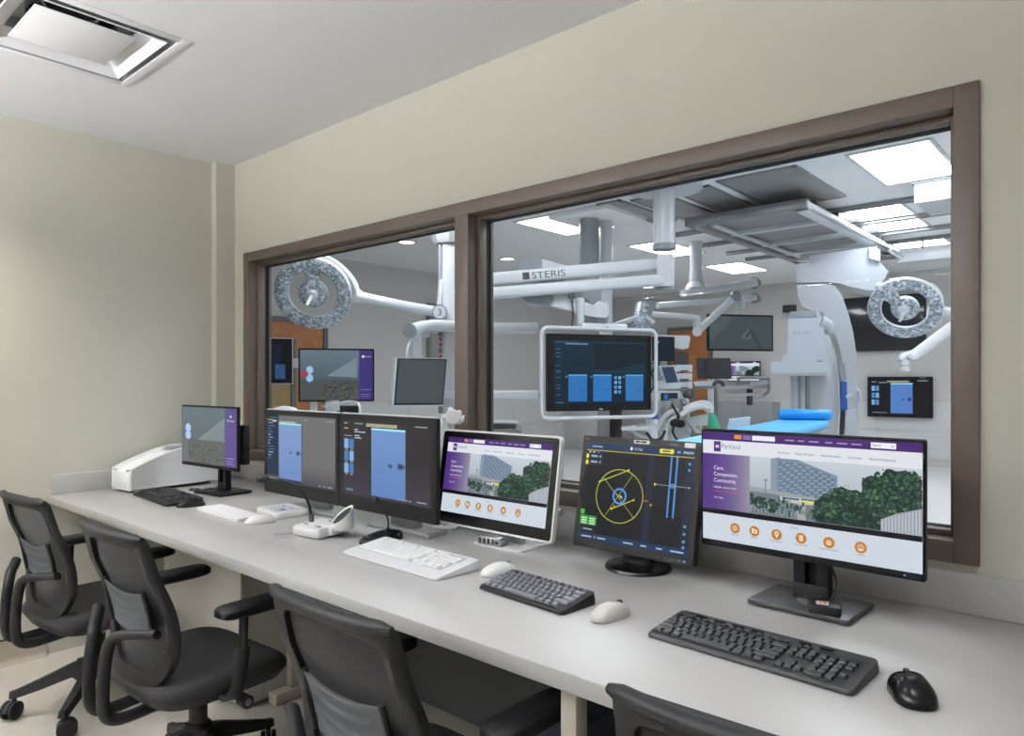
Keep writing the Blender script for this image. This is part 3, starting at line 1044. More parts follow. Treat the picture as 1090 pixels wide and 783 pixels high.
def vessel_page(s):
    """Ultrasound page: yellow lumen outline and cross lines, blue core, green read-out, long view at right."""
    s.rect(0, 0, 1, 1, (24, 26, 32))
    s.disc(.36, .5, .385, (12, 14, 18), 48, True)
    s.rect(.6, .06, .68, .9, (26, 34, 52)); s.rect(.66, .06, .93, .93, (16, 18, 22)); s.rect(.93, .06, 1, .93, (24, 32, 50))
    s.rect(0, .93, 1, 1, (22, 48, 84)); s.rect(0, .918, 1, .925, (206, 196, 60))
    s.rect(0, 0, 1, .062, (22, 48, 84))
    s.rect(0, .77, .17, .9, (26, 34, 50))
    s.rect(0, .835, .025, .88, (232, 226, 40)); s.rect(0, .77, .025, .815, (232, 226, 40))
    for v in (.85, .79):
        s.rect(.05, v, .115, v + .02, (150, 174, 200)); s.rect(.135, v, .15, v + .02, (150, 174, 200))
    s.rect(.025, .895, .045, .912, (170, 200, 226)); s.rect(.065, .895, .085, .912, (170, 200, 226)); s.rect(.11, .9, .13, .905, (170, 200, 226))
    Y_ = (206, 214, 60)
    n = 60
    for k in range(n):
        a0, a1 = 2 * PI * k / n, 2 * PI * (k + 1) / n
        f = lambda a, r: (.36 + r * .225 * math.cos(a), .475 + r * .272 * math.sin(a))
        s.poly([f(a0, .975), f(a0, 1.0), f(a1, 1.0), f(a1, .975)], Y_, k == 0)
    for l in ((.16, .60, .43, .745), (.30, .34, .50, .455)):
        s.line(*l, .006, Y_)
        s.disc(l[0], l[1], .008, (232, 236, 60), 8); s.disc(l[2], l[3], .008, (232, 236, 60), 8)
    s.line(.195, .645, .52, .275, .004, (178, 186, 60)); s.line(.47, .70, .245, .265, .004, (178, 186, 60))
    s.ring(.365, .475, .062, .068, (40, 84, 160)); s.ring(.365, .475, .055, .063, (86, 160, 240)); s.ring(.365, .475, .049, .055, (52, 104, 190))
    s.line(.33, .5, .4, .45, .004, (178, 186, 60)); s.disc(.38, .47, .01, (160, 190, 220), 10)
    s.line(.345, .46, .375, .49, .004, (178, 186, 60))
    s.disc(.325, .37, .007, (214, 180, 60), 8)
    for u in (.80, .85):
        s.rect(u, .33, u + .014, .918, (78, 142, 214))
    s.line(.68, .635, .975, .635, .003, (170, 190, 200)); s.disc(.68, .635, .011, (236, 196, 40), 10); s.disc(.975, .635, .007, (190, 210, 220), 8)
    s.ring(.832, .635, .012, .017, (130, 190, 240), 16)
    s.rect(.59, .455, .63, .468, (186, 92, 50)); s.disc(.66, .43, .012, (226, 150, 50), 4)
    s.rect(0, .145, .165, .24, (44, 150, 44)); s.rect(0, .25, .04, .3, (60, 190, 44))
    for v in (.205, .18, .155):
        s.rect(.015, v, .07, v + .013, (200, 236, 200)); s.rect(.095, v, .15, v + .013, (200, 236, 200))
    s.rect(.005, .085, .14, .115, (36, 42, 60)); s.rect(.04, .095, .13, .106, (170, 180, 200))
    for u, w_ in ((.03, .1), (.19, .08), (.44, .09), (.6, .05), (.74, .05), (.86, .11)):
        s.rect(u, .02, u + w_, .034, (170, 190, 214))
    s.disc(.165, .028, .008, (230, 170, 60), 8)
    s.rect(.055, .955, .16, .97, (130, 160, 196)); s.text('X-Test', .47, .952, .026, (206, 220, 236), .075); s.disc(.44, .965, .014, (220, 230, 240), 10)
    s.disc(.715, .965, .02, (226, 220, 60), 12); s.rect(.71, .945, .81, .985, (226, 220, 60)); s.disc(.805, .965, .02, (226, 220, 60), 12)
    s.rect(.72, .958, .79, .972, (70, 80, 50)); s.rect(.85, .955, .88, .975, (120, 150, 190)); s.text('PHILIPS', .905, .953, .024, (236, 240, 246), .085)
    for v in (.86, .8, .27, .2, .13, .075):
        s.disc(.965, v, .011, (90, 160, 220), 10)


# ---------------------------------------------------------------- monitors
def monitor(label, loc, rz, W, H, T, bez, zb, tilt, page, shell, face, name='monitor', round_=.006):
    """Root on the desk; housing with its lower edge zb above it, leaning back by tilt degrees."""
    t = thing(name, label, 'monitor', loc, rz)
    M = Matrix.Translation((0, 0, zb)) @ Matrix.Rotation(math.radians(-tilt), 4, 'X')
    h = MB(M)
    out = rrect(W, H, round_, 4)
    rs = [[(x * k, y, z * k2 + H / 2) for x, z in out] for k, k2, y in ((1, 1, 0), (1, 1, T * .55), (.93, .93, T), (.5, .5, T * 1.12))]
    h.rings(rs)
    h.build('housing', shell, t)
    fa = MB(M)
    l, r, tp, bt = bez
    fw = rrect(W - .004, H - .004, max(.001, round_ - .002), 4)
    fa.rings([[(x, -.0002, z + H / 2) for x, z in fw], [(x, -.002, z + H / 2) for x, z in fw]])
    fa.build('bezel', face, t)
    w, hh = W - l - r, H - tp - bt
    s = Screen(w, hh, M @ Matrix.Translation(((l - r) / 2, -.0024, bt + hh / 2)))
    page(s)
    s.done(t)
    return t, M


def plate_stand(t, bx, by, w, d, neck_w, neck_y, top, m, hole=True, plate_m=None):
    b = MB()
    b.box((bx, by, .0095), (w, d, .013), .003)
    b.box((bx, by, .0025), (w * .92, d * .9, .004))
    b.build('stand_base', plate_m or m, t)
    n = MB()
    if hole:
        for sx in (-1, 1):
            n.box((sx * neck_w * .33 + bx, neck_y, top / 2 + .008), (neck_w * .34, .032, top), .003)
        n.box((bx, neck_y, .03), (neck_w, .034, .05), .003).box((bx, neck_y, top - .02), (neck_w, .034, .05), .003)
        n.box((bx, neck_y + .012, top / 2 + .008), (neck_w * .6, .006, top), .001)
    else:
        n.box((bx, neck_y, top / 2 + .008), (neck_w, .03, top), .004)
    n.box((bx, neck_y + .0, top - .02), (.11, .05, .1), .006)
    n.build('stand_neck', m, t)


# right-hand monitor
t, M = monitor('slim black monitor farthest right, showing the large web page', (-.641, -.255, DZ), math.radians(-2), .556, .322, .024, (.006, .006, .008, .018), .123, 0, web_page, M_BLK, M_BLKG)
plate_stand(t, .005, .04, .25, .185, .09, .06, .26, M_BLK, True, M_BASEPL)
MB().lathe([(.045, .0162), (.045, .0172), (.0, .0172)], 28, M=Matrix.Translation((.02, .04, 0))).build('swivel_disc', M_SILV, t)
MB(M).box((.235, -.0026, .009), (.004, .0008, .002)).build('power_light', emit('power_blue', (90, 140, 255), 2), t)
# card reader fob on its base
t2 = thing('card_reader', 'small black badge reader with a red and white label on the right monitor base', 'card reader', (-.577, -.285, DZ + .016), math.radians(20))
MB().box((0, 0, .011), (.075, .058, .021), .006).build('case', M_BLK, t2)
lb = MB().box((-.004, -.002, .0222), (.028, .026, .0008), .0002)
lb.build('sticker', [M_WHT], t2)
MB().box((-.008, 0, .0228), (.006, .012, .0006)).box((.001, -.002, .0228), (.007, .014, .0006)).build('red_mark', M_RED, t2)
MB().tube(smooth_path([(.005, .028, .012), (.02, .055, .02), (.03, .07, .06), (.01, .075, .11), (-.03, .078, .15)], 5), .003, 8).build('cable', M_BLK, t2)

# square monitor with the vessel page
t, M = monitor('square black monitor on a round foot showing yellow circle scan', (-1.155, -.245, DZ), math.radians(0), .42, .352, .05, (.02, .02, .022, .026), .052, 10, vessel_page, M_BLK, M_BLK, round_=.005)
MB().lathe([(.1, 0), (.103, .004), (.1, .011), (.06, .018), (.0, .019)], 40, M=Matrix.Translation((-.005, .06, 0))).build('stand_base', M_BLKG, t)
MB().tube([(-.005, .062, .01), (-.005, .062, .06), (-.005, .075, .15)], [.058, .05, .05], 20, flat=.5).build('stand_neck', M_BLK, t)
bt = MB(M)
for k in range(4):
    bt.box((.10 + k * .022, -.003, .011), (.011, .002, .003), .0005)
bt.build('button', M_DGR, t)
MB(M).box((.183, -.003, .011), (.005, .002, .003)).build('power_light', emit('power_blue', (90, 140, 255), 2), t)
st = MB(M).box((.01, -.0027, .342), (.055, .001, .011)).box((.172, -.0027, .341), (.034, .001, .014))
so2 = st.build('sticker', M_WHT, t)
tx = MB(M)
text_on(tx, 'NEC', (-.203, -.0026, .338), (1, 0, 0), (0, 0, 1), .009)
text_on(tx, 'MultiSync', (.105, -.0026, .338), (1, 0, 0), (0, 0, 1), .008)
tx.build('badge', M_INKG, t)
tx = MB(M)
tx.box((-.004, -.0034, .342), (.016, .0004, .006)).box((.017, -.0034, .342), (.02, .0004, .006))
tx.build('sticker_print', M_INK, so2)

# white all-in-one
t, M = monitor('white framed monitor showing the web page, with a small hub on its foot', (-1.695, -.29, DZ), math.radians(0), .56, .342, .03, (.032, .032, .026, .042), .055, 9, web_page, M_WHT, M_BLKG, round_=.014)
ed = MB(M)
o_ = rrect(.564, .346, .016, 5)
i_ = rrect(.55, .332, .011, 5)
ed.rings([[(x, y, z + .171) for x, z in q] for q, y in ((o_, .012), (o_, -.004), (i_, -.004), (i_, .0))], 0, False)
ed.build('edge_band', M_WHT, t)
pb = MB().loft([[(x + .03, y + .1, z) for x, y in rrect(.22, .2, .015, 4)] for z in (0, .005)])
pb.build('stand_base', M_WHT, t)
MB().box((.03, .1, .06), (.1, .018, .115), .004, M=Matrix.Rotation(0, 4, 'X')).build('stand_neck', M_SILV, t)
hb = MB(M).cyl((.26, .02, .1), (.29, .02, .1), .012)
hb.build('side_button', M_GREY, t)
t2 = thing('usb_hub', 'small silver hub with a row of ports on the white monitor foot', 'usb hub', (-1.70, -.262, DZ + .005), math.radians(8))
MB().box((0, 0, .016), (.1, .06, .03), .007).build('case', M_SILV, t2)
for k in range(4):
    MB().box((-.034 + k * .018, -.0302, .016), (.008, .002, .018), .0006).build('port', M_INK, t2)
MB().box((.036, -.0302, .013), (.014, .002, .008), .0006).build('port', M_INK, t2)

# twin review monitors
for i, (cx, lab) in enumerate(((-2.71, 'left one of the wide black monitors side by side, with dark menu strip'), (-2.128, 'right one of the wide black monitors side by side, with six small thumbnails'))):
    t, M = monitor(lab, (cx, -.40, DZ), 0, .58, .372, .028, (.026, .022, .022, .056) if i == 0 else (.022, .03, .022, .056), .072, 0,
                   (lambda s: xray_page(s, True)) if i == 0 else (lambda s: xray_page(s, False)), M_BLK, M_BLK, round_=.004)
    MB(M).box((0, .012, .3745), (.56, .014, .005), .002).build('top_rim', M_ORL, t)
    fb = MB().box((0, .105, .009), (.36, .1, .018), .004)
    fb.build('stand_base', M_GREY, t)
    MB().box((0, .065, .2), (.12, .08, .12), .006).build('stand_hinge', M_GREY, t)
    MB().box((0, .105, .12), (.16, .03, .22), .006).build('stand_neck', M_GREY, t)

# far left monitor with a small computer clipped behind
t, M = monitor('small black monitor farthest left with grey landscape and purple band', (-3.52, -.414, DZ), math.radians(3.5), .534, .312, .024, (.006, .006, .008, .018), .136, 0, landscape_page, M_BLK, M_BLKG)
plate_stand(t, .0, .075, .25, .18, .075, .085, .26, M_BLK, True)
MB().box((.115, .12, .25), (.06, .04, .2), .004).box((.05, .09, .25), (.1, .05, .08), .004).build('clip_on_computer', M_BLK, t)
MB().tube(smooth_path([(-.09, .0, .021), (-.12, -.02, .02), (-.1, -.045, .02), (-.03, -.02, .022), (.0, .02, .03)], 6), .0045, 8).build('cable', M_BLKG, t)


# ---------------------------------------------------------------- keyboards
ROW_MAIN = [
    ['Esc:1', '~:.5', 'F1:1', 'F2:1', 'F3:1', 'F4:1', '~:.5', 'F5:1', 'F6:1', 'F7:1', 'F8:1', '~:.5', 'F9:1', 'F10:1', 'F11:1', 'F12:1'],
    ['`:1', '1:1', '2:1', '3:1', '4:1', '5:1', '6:1', '7:1', '8:1', '9:1', '0:1', '-:1', '=:1', 'Back:2'],
    ['Tab:1.5', 'Q:1', 'W:1', 'E:1', 'R:1', 'T:1', 'Y:1', 'U:1', 'I:1', 'O:1', 'P:1', '[:1', ']:1', '/:1.5'],
    ['Caps:1.75', 'A:1', 'S:1', 'D:1', 'F:1', 'G:1', 'H:1', 'J:1', 'K:1', 'L:1', ';:1', "':1", 'Enter:2.25'],
    ['Shift:2.25', 'Z:1', 'X:1', 'C:1', 'V:1', 'B:1', 'N:1', 'M:1', ',:1', '.:1', '/:1', 'Shift:2.75'],
    ['Ctrl:1.25', 'Alt:1.25', 'Fn:1.25', ' :6.5', 'Alt:1.25', 'Fn:1.25', 'Ctrl:1.25', '~:1'],
]
NAV = [['Prt:1', 'Scr:1', 'Brk:1'], ['Ins:1', 'Hm:1', 'Pg:1'], ['Del:1', 'End:1', 'Pg:1'], ['~:3'], ['~:1', '^:1', '~:1'], ['<:1', 'v:1', '>:1']]
NUM = [['~:4'], ['Num:1', '/:1', '*:1', '-:1'], ['7:1', '8:1', '9:1', '+:1'], ['4:1', '5:1', '6:1', '~:1'], ['1:1', '2:1', '3:1', 'Ent:1'], ['0:2', '.:1', '~:1']]
KEYS = {}


def key_mesh(style, txt, w, d, hgt, mats, legend):
    k = (style, txt if legend else '', round(w, 5))
    if k not in KEYS:
        m = MB()
        a, b = w / 2, d / 2
        rs = [[(x * s, y * s2 + o, z) for x, y in ((-a, -b), (a, -b), (a, b), (-a, b))] for s, s2, o, z in ((1, 1, 0, 0), (.98, .98, 0, hgt * .5), (1 - .0035 / w, .80, .0004, hgt), (.5, .4, .0004, hgt - .0004))]
        m.rings(rs)
        if legend and txt.strip():
            text_on(m, txt, (-a * .6, b * .05, hgt + .0004), (1, 0, 0), (0, 1, 0), .0052 if len(txt) == 1 else .0034, 1, None if len(txt) == 1 else min(.007, w * .55))
        KEYS[k] = m.build('key', mats, None, angle=30)
        COL.objects.unlink(KEYS[k])
    return KEYS[k]


def keyboard(style, label, loc, rz, body, keymats, u, pitch_y, blocks, W, D, H0, H1, legend, lip=0.0, keyh=.006, x_start=None, y_start=None, frows=.62, bed=None):
    bed = bed or M_INK
    """A wedge case and one object for every keycap."""
    t = thing('keyboard', label, 'keyboard', loc, rz)
    c = MB()
    rs = []
    for k, dz in ((1, 0), (1, .4), (.988, 1)):
        ring = []
        for x, y in rrect(W * k, D * (k if k == 1 else .975), .012, 4):
            z = H0 + (H1 - H0) * (y / D + .5)
            ring.append((x, y, .002 + (z - .002) * dz))
        rs.append(ring)
    c.loft(rs)
    co_ = c.build('case', body, t)
    for sx in (-1, 1):
        MB().box((sx * W * .42, D * .38, .003), (.03, .012, .006), .001).build('foot', M_BLK, co_)
    slope = math.atan2(H1 - H0, D)
    for rows, xo in [b_ for b_ in blocks if b_[0] is not NAV]:
        yb = (D / 2 - .012 if y_start is None else y_start)
        y1b = yb - pitch_y * (frows + 5) - .004
        xw = max(sum(float(i.rsplit(':', 1)[1]) for i in r) for r in rows) * u
        zz = lambda y: H0 + (H1 - H0) * (y / D + .5) + .0005
        c = MB().add([(xo - .002, y1b - .002, zz(y1b)), (xo + xw + .001, y1b - .002, zz(y1b)), (xo + xw + .001, yb + .002, zz(yb)), (xo - .002, yb + .002, zz(yb))], [(0, 1, 2, 3)])
        c.build('key_gap_plate', bed, t)
    y0 = D / 2 - .012 if y_start is None else y_start
    for rows, xo in blocks:
        y = y0
        for r, row in enumerate(rows):
            ph = pitch_y * (frows if r == 0 else 1)
            x = xo
            for item in row:
                txt, wd = item.rsplit(':', 1)
                wd = float(wd)
                if txt != '~':
                    src = key_mesh(style, txt, wd * u - (.0052 if style == 'c' else .0034), ph - (.0045 if style == 'c' else .003), keyh, keymats, legend)
                    o = src.copy()
                    COL.objects.link(o)
                    o.name = 'key'
                    o.parent = t
                    yc = y - ph / 2
                    o.location = (x + wd * u / 2, yc, H0 + (H1 - H0) * (yc / D + .5) + .0004)
                    o.rotation_euler = (slope, 0, 0)
                x += wd * u
            y -= ph
            if r == 0:
                y -= .004
    return t


GB = mat('keyboard_charcoal', (40, 42, 46), .45, var=.05)
KB = mat('key_black', (36, 37, 40), .4, var=.05)
KD = mat('key_painted_sheen', (104, 107, 114), .42, var=.05)  # charcoal keys lightened: their glossy reflection is painted into the colour
LEG_W = mat('key_legend_white', (220, 222, 226), .5)
LEG_G = mat('key_legend_grey', (186, 188, 194), .5)
kb = keyboard('r', 'full size black keyboard with number pad below the right monitor', (-.612, -.61, DZ), math.radians(-2.5), GB, [KB, LEG_W], .0186, .0192,
              [(ROW_MAIN, -.216), (NAV, .0655), (NUM, .1245)], .444, .158, .010, .026, True, y_start=.047)
mk = MB()
for k in range(6):
    mk.loft([[(x - .16 + k * .045 + (.06 if k > 3 else 0), y + .0615, z) for x, y, _ in superell(.014, .005, 3, 14)] for z in (.022, .0272)])
mk.build('media_key_strip', M_BLKG, kb)
keyboard('c', 'compact black keyboard with sheen painted into its key colour beside the grey mouse', (-1.215, -.615, DZ), math.radians(-5), M_BLK, [KD, LEG_W], .0198, .0198,
         [(ROW_MAIN, -.1485)], .315, .135, .009, .032, True, y_start=.0595)
keyboard('w', 'long white keyboard in front of the white framed monitor', (-1.755, -.60, DZ), math.radians(-1.5), mat('white_keyboard_case', (214, 215, 217), .35, var=.01), [M_WKEY, LEG_G], .0185, .019,
         [(ROW_MAIN, -.218), (NAV, .064), (NUM, .1235)], .485, .18, .008, .03, True, y_start=.074, bed=mat('key_gap_shade', (178, 180, 185), .5))  # grey plate stands in for the shade between the white keys
keyboard('l', 'black keyboard farthest left in front of the white printer', (-3.55, -.605, DZ), math.radians(-4), M_BLK, [KB, LEG_G], .0187, .019,
         [(ROW_MAIN, -.222), (NAV, .063), (NUM, .123)], .475, .17, .012, .026, False, y_start=.066)


# ---------------------------------------------------------------- mice
def mouse(label, loc, rz, m, btn, L=.112, W=.062, H=.036, wheel=None, hump=.45):
    t = thing('mouse', label, 'mouse', loc, rz)
    def surf(s, a, lift=0.0, k=1.0):
        pass
    n, mrows = 32, 9
    def pt(q, a):
        # q 0 rim .. 1 crown
        rr = math.cos(q * PI / 2)
        x = W / 2 * math.copysign(abs(math.cos(a)) ** .8, math.cos(a)) * (rr * .92 + .08 * (rr > .02))
        y = L / 2 * math.copysign(abs(math.sin(a)) ** .8, math.sin(a)) * rr
        waist = 1 - .08 * math.exp(-(y / (L * .22)) ** 2)
        prof = 1 - .55 * ((y / (L / 2)) + (hump - .5) * 1.2) ** 2 * .5
        return (x * waist, y, .004 + (H - .004) * math.sin(q * PI / 2) ** .85 * prof)
    b = MB()
    rs = [[(x * .94, y * .95, 0) for x, y, z in (pt(0, 2 * PI * k / n) for k in range(n))]]
    rs += [[pt(j / mrows, 2 * PI * k / n) for k in range(n)] for j in range(mrows + 1)]
    b.rings(rs)
    b.build('shell', m, t, angle=60)
    for sg in (-1, 1):
        g = MB()
        rows = []
        for j in range(3, 9):
            row = []
            for i in range(9):
                a = PI / 2 - sg * (.10 + 1.05 * i / 8) if True else 0
                q = j / 9.6
                x, y, z = pt(q, a)
                row.append((x, y + .0002, z + .0012))
            rows.append(row)
        g.rings(rows, 0, False, False)
        g.build('button', btn, t, angle=60)
    wx = MB()
    x, y, z = pt(.62, PI / 2)
    wx.cyl((-.004, y, z - .002), (.004, y, z - .002), .0085, n=16)
    wx.build('scroll_wheel', wheel or M_DGR, t)
    return t


mouse('black contoured mouse at far right of the counter', (-.313, -.628, DZ), math.radians(28), M_BLKG, M_BLK, .112, .078, .044)
mouse('warm grey mouse between the compact keyboard and the full black keyboard', (-.97, -.625, DZ), math.radians(-8), M_BEIGE, M_BEIGE, .122, .062, .038, M_DGR)
mouse('white mouse beside the right end of the white keyboard', (-1.435, -.52, DZ), math.radians(-14), M_WHT, M_WHT, .12, .064, .036, M_GREY)
mouse('black mouse next to the leftmost keyboard', (-3.262, -.62, DZ), math.radians(-14), M_BLK, M_BLKG, .125, .066, .036)
mouse('plain white mouse touching the flat white slab', (-2.675, -.6, DZ), math.radians(-14), M_WHT, M_WHT, .125, .066, .034, M_WHT)

# flat white slab next to it
t = thing('trackpad', 'flat white slab keyboard cover lying left of the plain white mouse', 'trackpad', (-2.95, -.595, DZ), math.radians(-2))
MB().loft([[(x, y, z) for x, y in rrect(.40 * k, .115 * k, .01, 4)] for k, z in ((.985, 0), (1, .004), (1, .012), (.99, .014))]).build('slab', M_WHT, t)
MB().loft([[(x, y, z) for x, y in rrect(.38, .1, .008, 4)] for z in (.0139, .0146)]).build('top_plate', M_WKEY, t)

# square white box under the twin monitors
t = thing('charging_pad', 'square white plastic tray with grey print below the twin monitors', 'tray', (-2.78, -.44, DZ), math.radians(-6))
MB().loft([[(x, y, z) for x, y in rrect(.21 * k, .15 * k, .02, 5)] for k, z in ((.97, 0), (1, .006), (1, .02), (.97, .026))]).build('shell', M_WHT, t)
MB().loft([[(x, y, z) for x, y in rrect(.17, .11, .01, 4)] for z in (.0255, .0268)]).build('top_sheet', M_ORL, t)
pr = MB()
for k in range(5):
    pr.box((-.05 + .025 * k, .03 - .012 * (k % 3), .0272), (.018, .006, .0006))
pr.box((.045, -.02, .0272), (.035, .022, .0006))
pr.build('print', mat('blue_grey_ink', (110, 138, 176), .5), t)

# talk-back microphone console
CX_, CY_, CR_ = -2.305, -.565, math.radians(6)
t = thing('intercom_console', 'white intercom console with slanted round speaker and black gooseneck microphone', 'intercom', (CX_, CY_, DZ), CR_)
Ri = Matrix.Rotation(-CR_, 4, 'Z')
def loc2(p):
    return Ri @ (Vector(p) - Vector((CX_, CY_, DZ)))
MB().loft([[(x, y, z + y * .05) for x, y in rrect(.15 * k, .14 * k, .012, 4)] for k, z in ((.93, .006), (1, .014), (1, .034), (.96, .041))]).build('body', M_WHT, t)
MB().box((.005, .0, .004), (.125, .115, .008), .002).build('foot_pad', M_BLK, t)
for x, y in ((-.045, -.03), (.04, -.04), (.02, .04)):
    MB().box((x, y, .0425 + y * .05), (.022 if y < .04 else .034, .010, .004), .001).build('button', M_INKG, t)
hc = loc2(P(364.5, 547.5, 2.62))
hn = (Ri.to_3x3() @ (RV * -.50 + UP * .72 - FV * .30)).normalized()
def cup(r, dz, drop=0.0, low=None):
    ring = []
    for i in range(32):
        a = 2 * PI * i / 32
        x, y = hc.x + r * math.cos(a), hc.y + r * math.sin(a)
        z = low if low is not None else hc.z - (hn.x * (x - hc.x) + hn.y * (y - hc.y)) / hn.z - drop
        ring.append((x, y, z))
    return ring
spk = MB()
spk.rings([cup(.038, 0, low=.03), cup(.043, 0, low=.04), cup(.039, 0), cup(.0355, 0, .001), cup(.033, 0, .006)], 0, True)
so3 = spk.build('speaker_horn', M_WHT, t, angle=40)
gr = MB().rings([cup(.0325, 0, .0035), cup(.01, 0, .003)], 0, True)
gr.build('speaker_grille', M_INK, so3)
MB().box((hc.x - .04, hc.y - .012, .026), (.06, .06, .034), .006).build('speaker_neck', M_WHT, so3)
pts_ = [loc2(P(x, y, 2.56)) for x, y in ((331.5, 549), (328.5, 536), (321, 523), (310, 514.5), (297, 511), (285, 509.5))]
gs = MB().tube(smooth_path(pts_, 6), .0042, 10).build('gooseneck', M_BLK, t, angle=60)
tip, dv = pts_[-1], (pts_[-1] - pts_[-2]).normalized()
MB().tube([tip - dv * .004, tip + dv * .004, tip + dv * .016, tip + dv * .034, tip + dv * .042], [.006, .013, .015, .014, .005], 16).build('microphone_head', M_INK, gs, angle=60)
MB().cyl(pts_[0] - Vector((0, 0, .02)), pts_[0] + Vector((0, 0, .008)), .009).build('gooseneck_socket', M_DGR, t)
MB().tube(smooth_path([(-.07, -.03, .01), (-.085, -.045, .006), (-.11, -.08, .004), (-.14, -.105, .004)], 5), .003, 8).build('cable', M_GREY, t)

# black desk microphone
t = thing('desk_microphone', 'black gooseneck desk microphone with teardrop foot behind the white keyboard', 'microphone', (-2.055, -.475, DZ), math.radians(-6))
def tear(k, z):
    out = []
    for i in range(28):
        a = 2 * PI * i / 28
        x = .052 * math.cos(a) * (1 - .28 * -math.sin(a) * (math.sin(a) < 0)) * k
        out.append((x * (.75 if math.sin(a) < -.5 else 1), .088 * math.sin(a) * k, z + .012 * (math.sin(a) * .5 + .5) * (z > .004)))
    return out
MB().loft([tear(1, 0), tear(1, .006), tear(.9, .016), tear(.6, .022), tear(.2, .024)]).build('foot', M_BLKG, t, angle=50)
Rj = Matrix.Rotation(math.radians(6), 4, 'Z')
def loc3(p):
    return Rj @ (Vector(p) - Vector((-2.055, -.475, DZ)))
b0 = Vector((.0, .03, .028))
tq_ = b0.copy()
tw_ = Rj.inverted() @ b0 + Vector((-2.055, -.475, DZ))
td_ = (tw_ - CAM).dot(FV)
tp_ = loc3(P(402, 535, td_))
pth = smooth_path([b0, loc3(P(413, 553, td_)), loc3(P(408.5, 543, td_)), tp_], 7)
gs = MB().tube(pth, .0036, 10).build('gooseneck', M_BLK, t, angle=60)
MB().cyl(b0 - Vector((0, 0, .008)), b0 + Vector((0, 0, .014)), .011, .007).build('gooseneck_socket', M_BLK, t)
dv = (tp_ - loc3(P(408.5, 543, td_))).normalized()
MB().tube([tp_ - dv * .004, tp_ + dv * .003, tp_ + dv * .014, tp_ + dv * .024, tp_ + dv * .03], [.005, .011, .013, .011, .004], 16).build('microphone_head', M_INK, gs, angle=60)
MB().box((.0, -.06, .0215), (.03, .016, .004), .001).build('talk_button', M_DGR, t)

# white printer against the left wall
t = thing('printer', 'white desktop printer with arched top in the left corner of the counter', 'printer', (-3.965, -.44, DZ), math.radians(6.5))
def arch(y):
    s = (y + .235) / .5
    return .122 + .10 * math.sin(min(1.0, s / .75) * PI / 2) - .03 * max(0, s - .75)
nY = 14
ys = [-.235 + .49 * k / nY for k in range(nY + 1)]
sd_, tp2 = MB(), MB()
for x0, x1 in ((.075, .1), (-.1, -.075)):
    poly = [(y, arch(y)) for y in ys] + [(ys[-1], .018), (ys[0], .018)]
    sd_.prism(poly, lambda p, x=x0: (x, p[0], p[1]), lambda p, x=x1: (x, p[0], p[1]))
sd_.build('side_panel', M_WHT, t)
poly = [(y, arch(y) - .022) for y in ys] + [(ys[-1], .012), (ys[0] - .0, .012)]
MB().prism(poly, lambda p: (-.0755, p[0], p[1]), lambda p: (.0755, p[0], p[1])).build('body', M_WHT, t)
cvx = MB()
rows = [[(x, y, arch(y) - .003 - (.012 if abs(x) < .05 else 0)) for x in (-.075, -.052, -.049, 0, .049, .052, .075)] for y in ys[:8]]
cvx.rings(rows, 0, False, False)
cvx.build('output_tray', M_WKEY, t)
MB().box((0, .07, arch(.07) - .01), (.1, .1, .02), .004).build('feed_slot', M_GREY, t)
MB().box((0, -.237, .06), (.19, .008, .095), .004).build('front_door', M_WHT, t)
MB().prism([(-.08, .02), (.055, .02), (.055, .04), (.03, .055), (-.05, .045)], lambda p: (p[0], -.2412, p[1]), lambda p: (p[0], -.2425, p[1])).build('paper_lip', M_ORL, t)
for x in (-.08, .08):
    for y in (-.2, .22):
        MB().box((x, y, .009), (.03, .03, .018), .003).build('foot', M_GREY, t)
for k in range(3):
    pass

# ================================================================ OPERATING ROOM
# ---- doors
def door(n, wall, a0, a1, top, leaf_m, face_m=None):
    d = bpy.data.objects.new('door_%d' % n, None)
    COL.objects.link(d)
    d['kind'] = 'structure'
    if wall == 'left':
        f = lambda u0, u1, z0, z1, o0, o1: ((-8.69 + o0, u0, z0), (-8.69 + o1, u1, z1))
        d.location = (-8.69, (a0 + a1) / 2, 0)
    else:
        f = lambda u0, u1, z0, z1, o0, o1: ((u0, 10.8 - o1, z0), (u1, 10.8 - o0, z1))
        d.location = ((a0 + a1) / 2, 10.8, 0)
    fr = MB()
    for a in ((a0 - .07, a0, 0, top + .07), (a1, a1 + .07, 0, top + .07), (a0, a1, top, top + .07)):
        fr.span(*f(*a, 0, .06), .004)
    fr.build('door_frame', M_DFRAME, d, True)
    MB().span(*f(a0 + .004, a1 - .004, .01, top - .004, .005, .045), .002).build('door_leaf', leaf_m, d, True)
    h = MB()
    lo, hi = f(a1 - .12, a1 - .02, 1.0, 1.02, .05, .07)
    h.span(lo, hi, .004)
    h.build('door_handle', M_STEEL, d, True)
    if face_m:
        MB().span(*f(a0 + .12, a0 + .3, 1.1, 1.8, .046, .05)).build('vision_panel', face_m, d, True)
    return d


door(1, 'left', 2.62, 3.66, 2.16, M_WOOD)
door(2, 'back', -7.1, -6.28, 2.36, M_WOOD, M_DKGL)
dd = bpy.data.objects.new('door_3', None)
COL.objects.link(dd)
dd['kind'] = 'structure'
dd.location = (-8.6, 3.05, 0)
MB().span((-8.64, 2.62, 0), (-8.6, 3.12, 1.86), .004).build('door_leaf', M_WOOD2, dd, True)
f = MB()
for a, b in (((-8.64, 3.12, 0), (-8.58, 3.19, 1.93)), ((-8.64, 2.6, 1.86), (-8.58, 3.12, 1.93))):
    f.span(a, b, .003)
f.build('door_frame', M_DFRAME, dd, True)
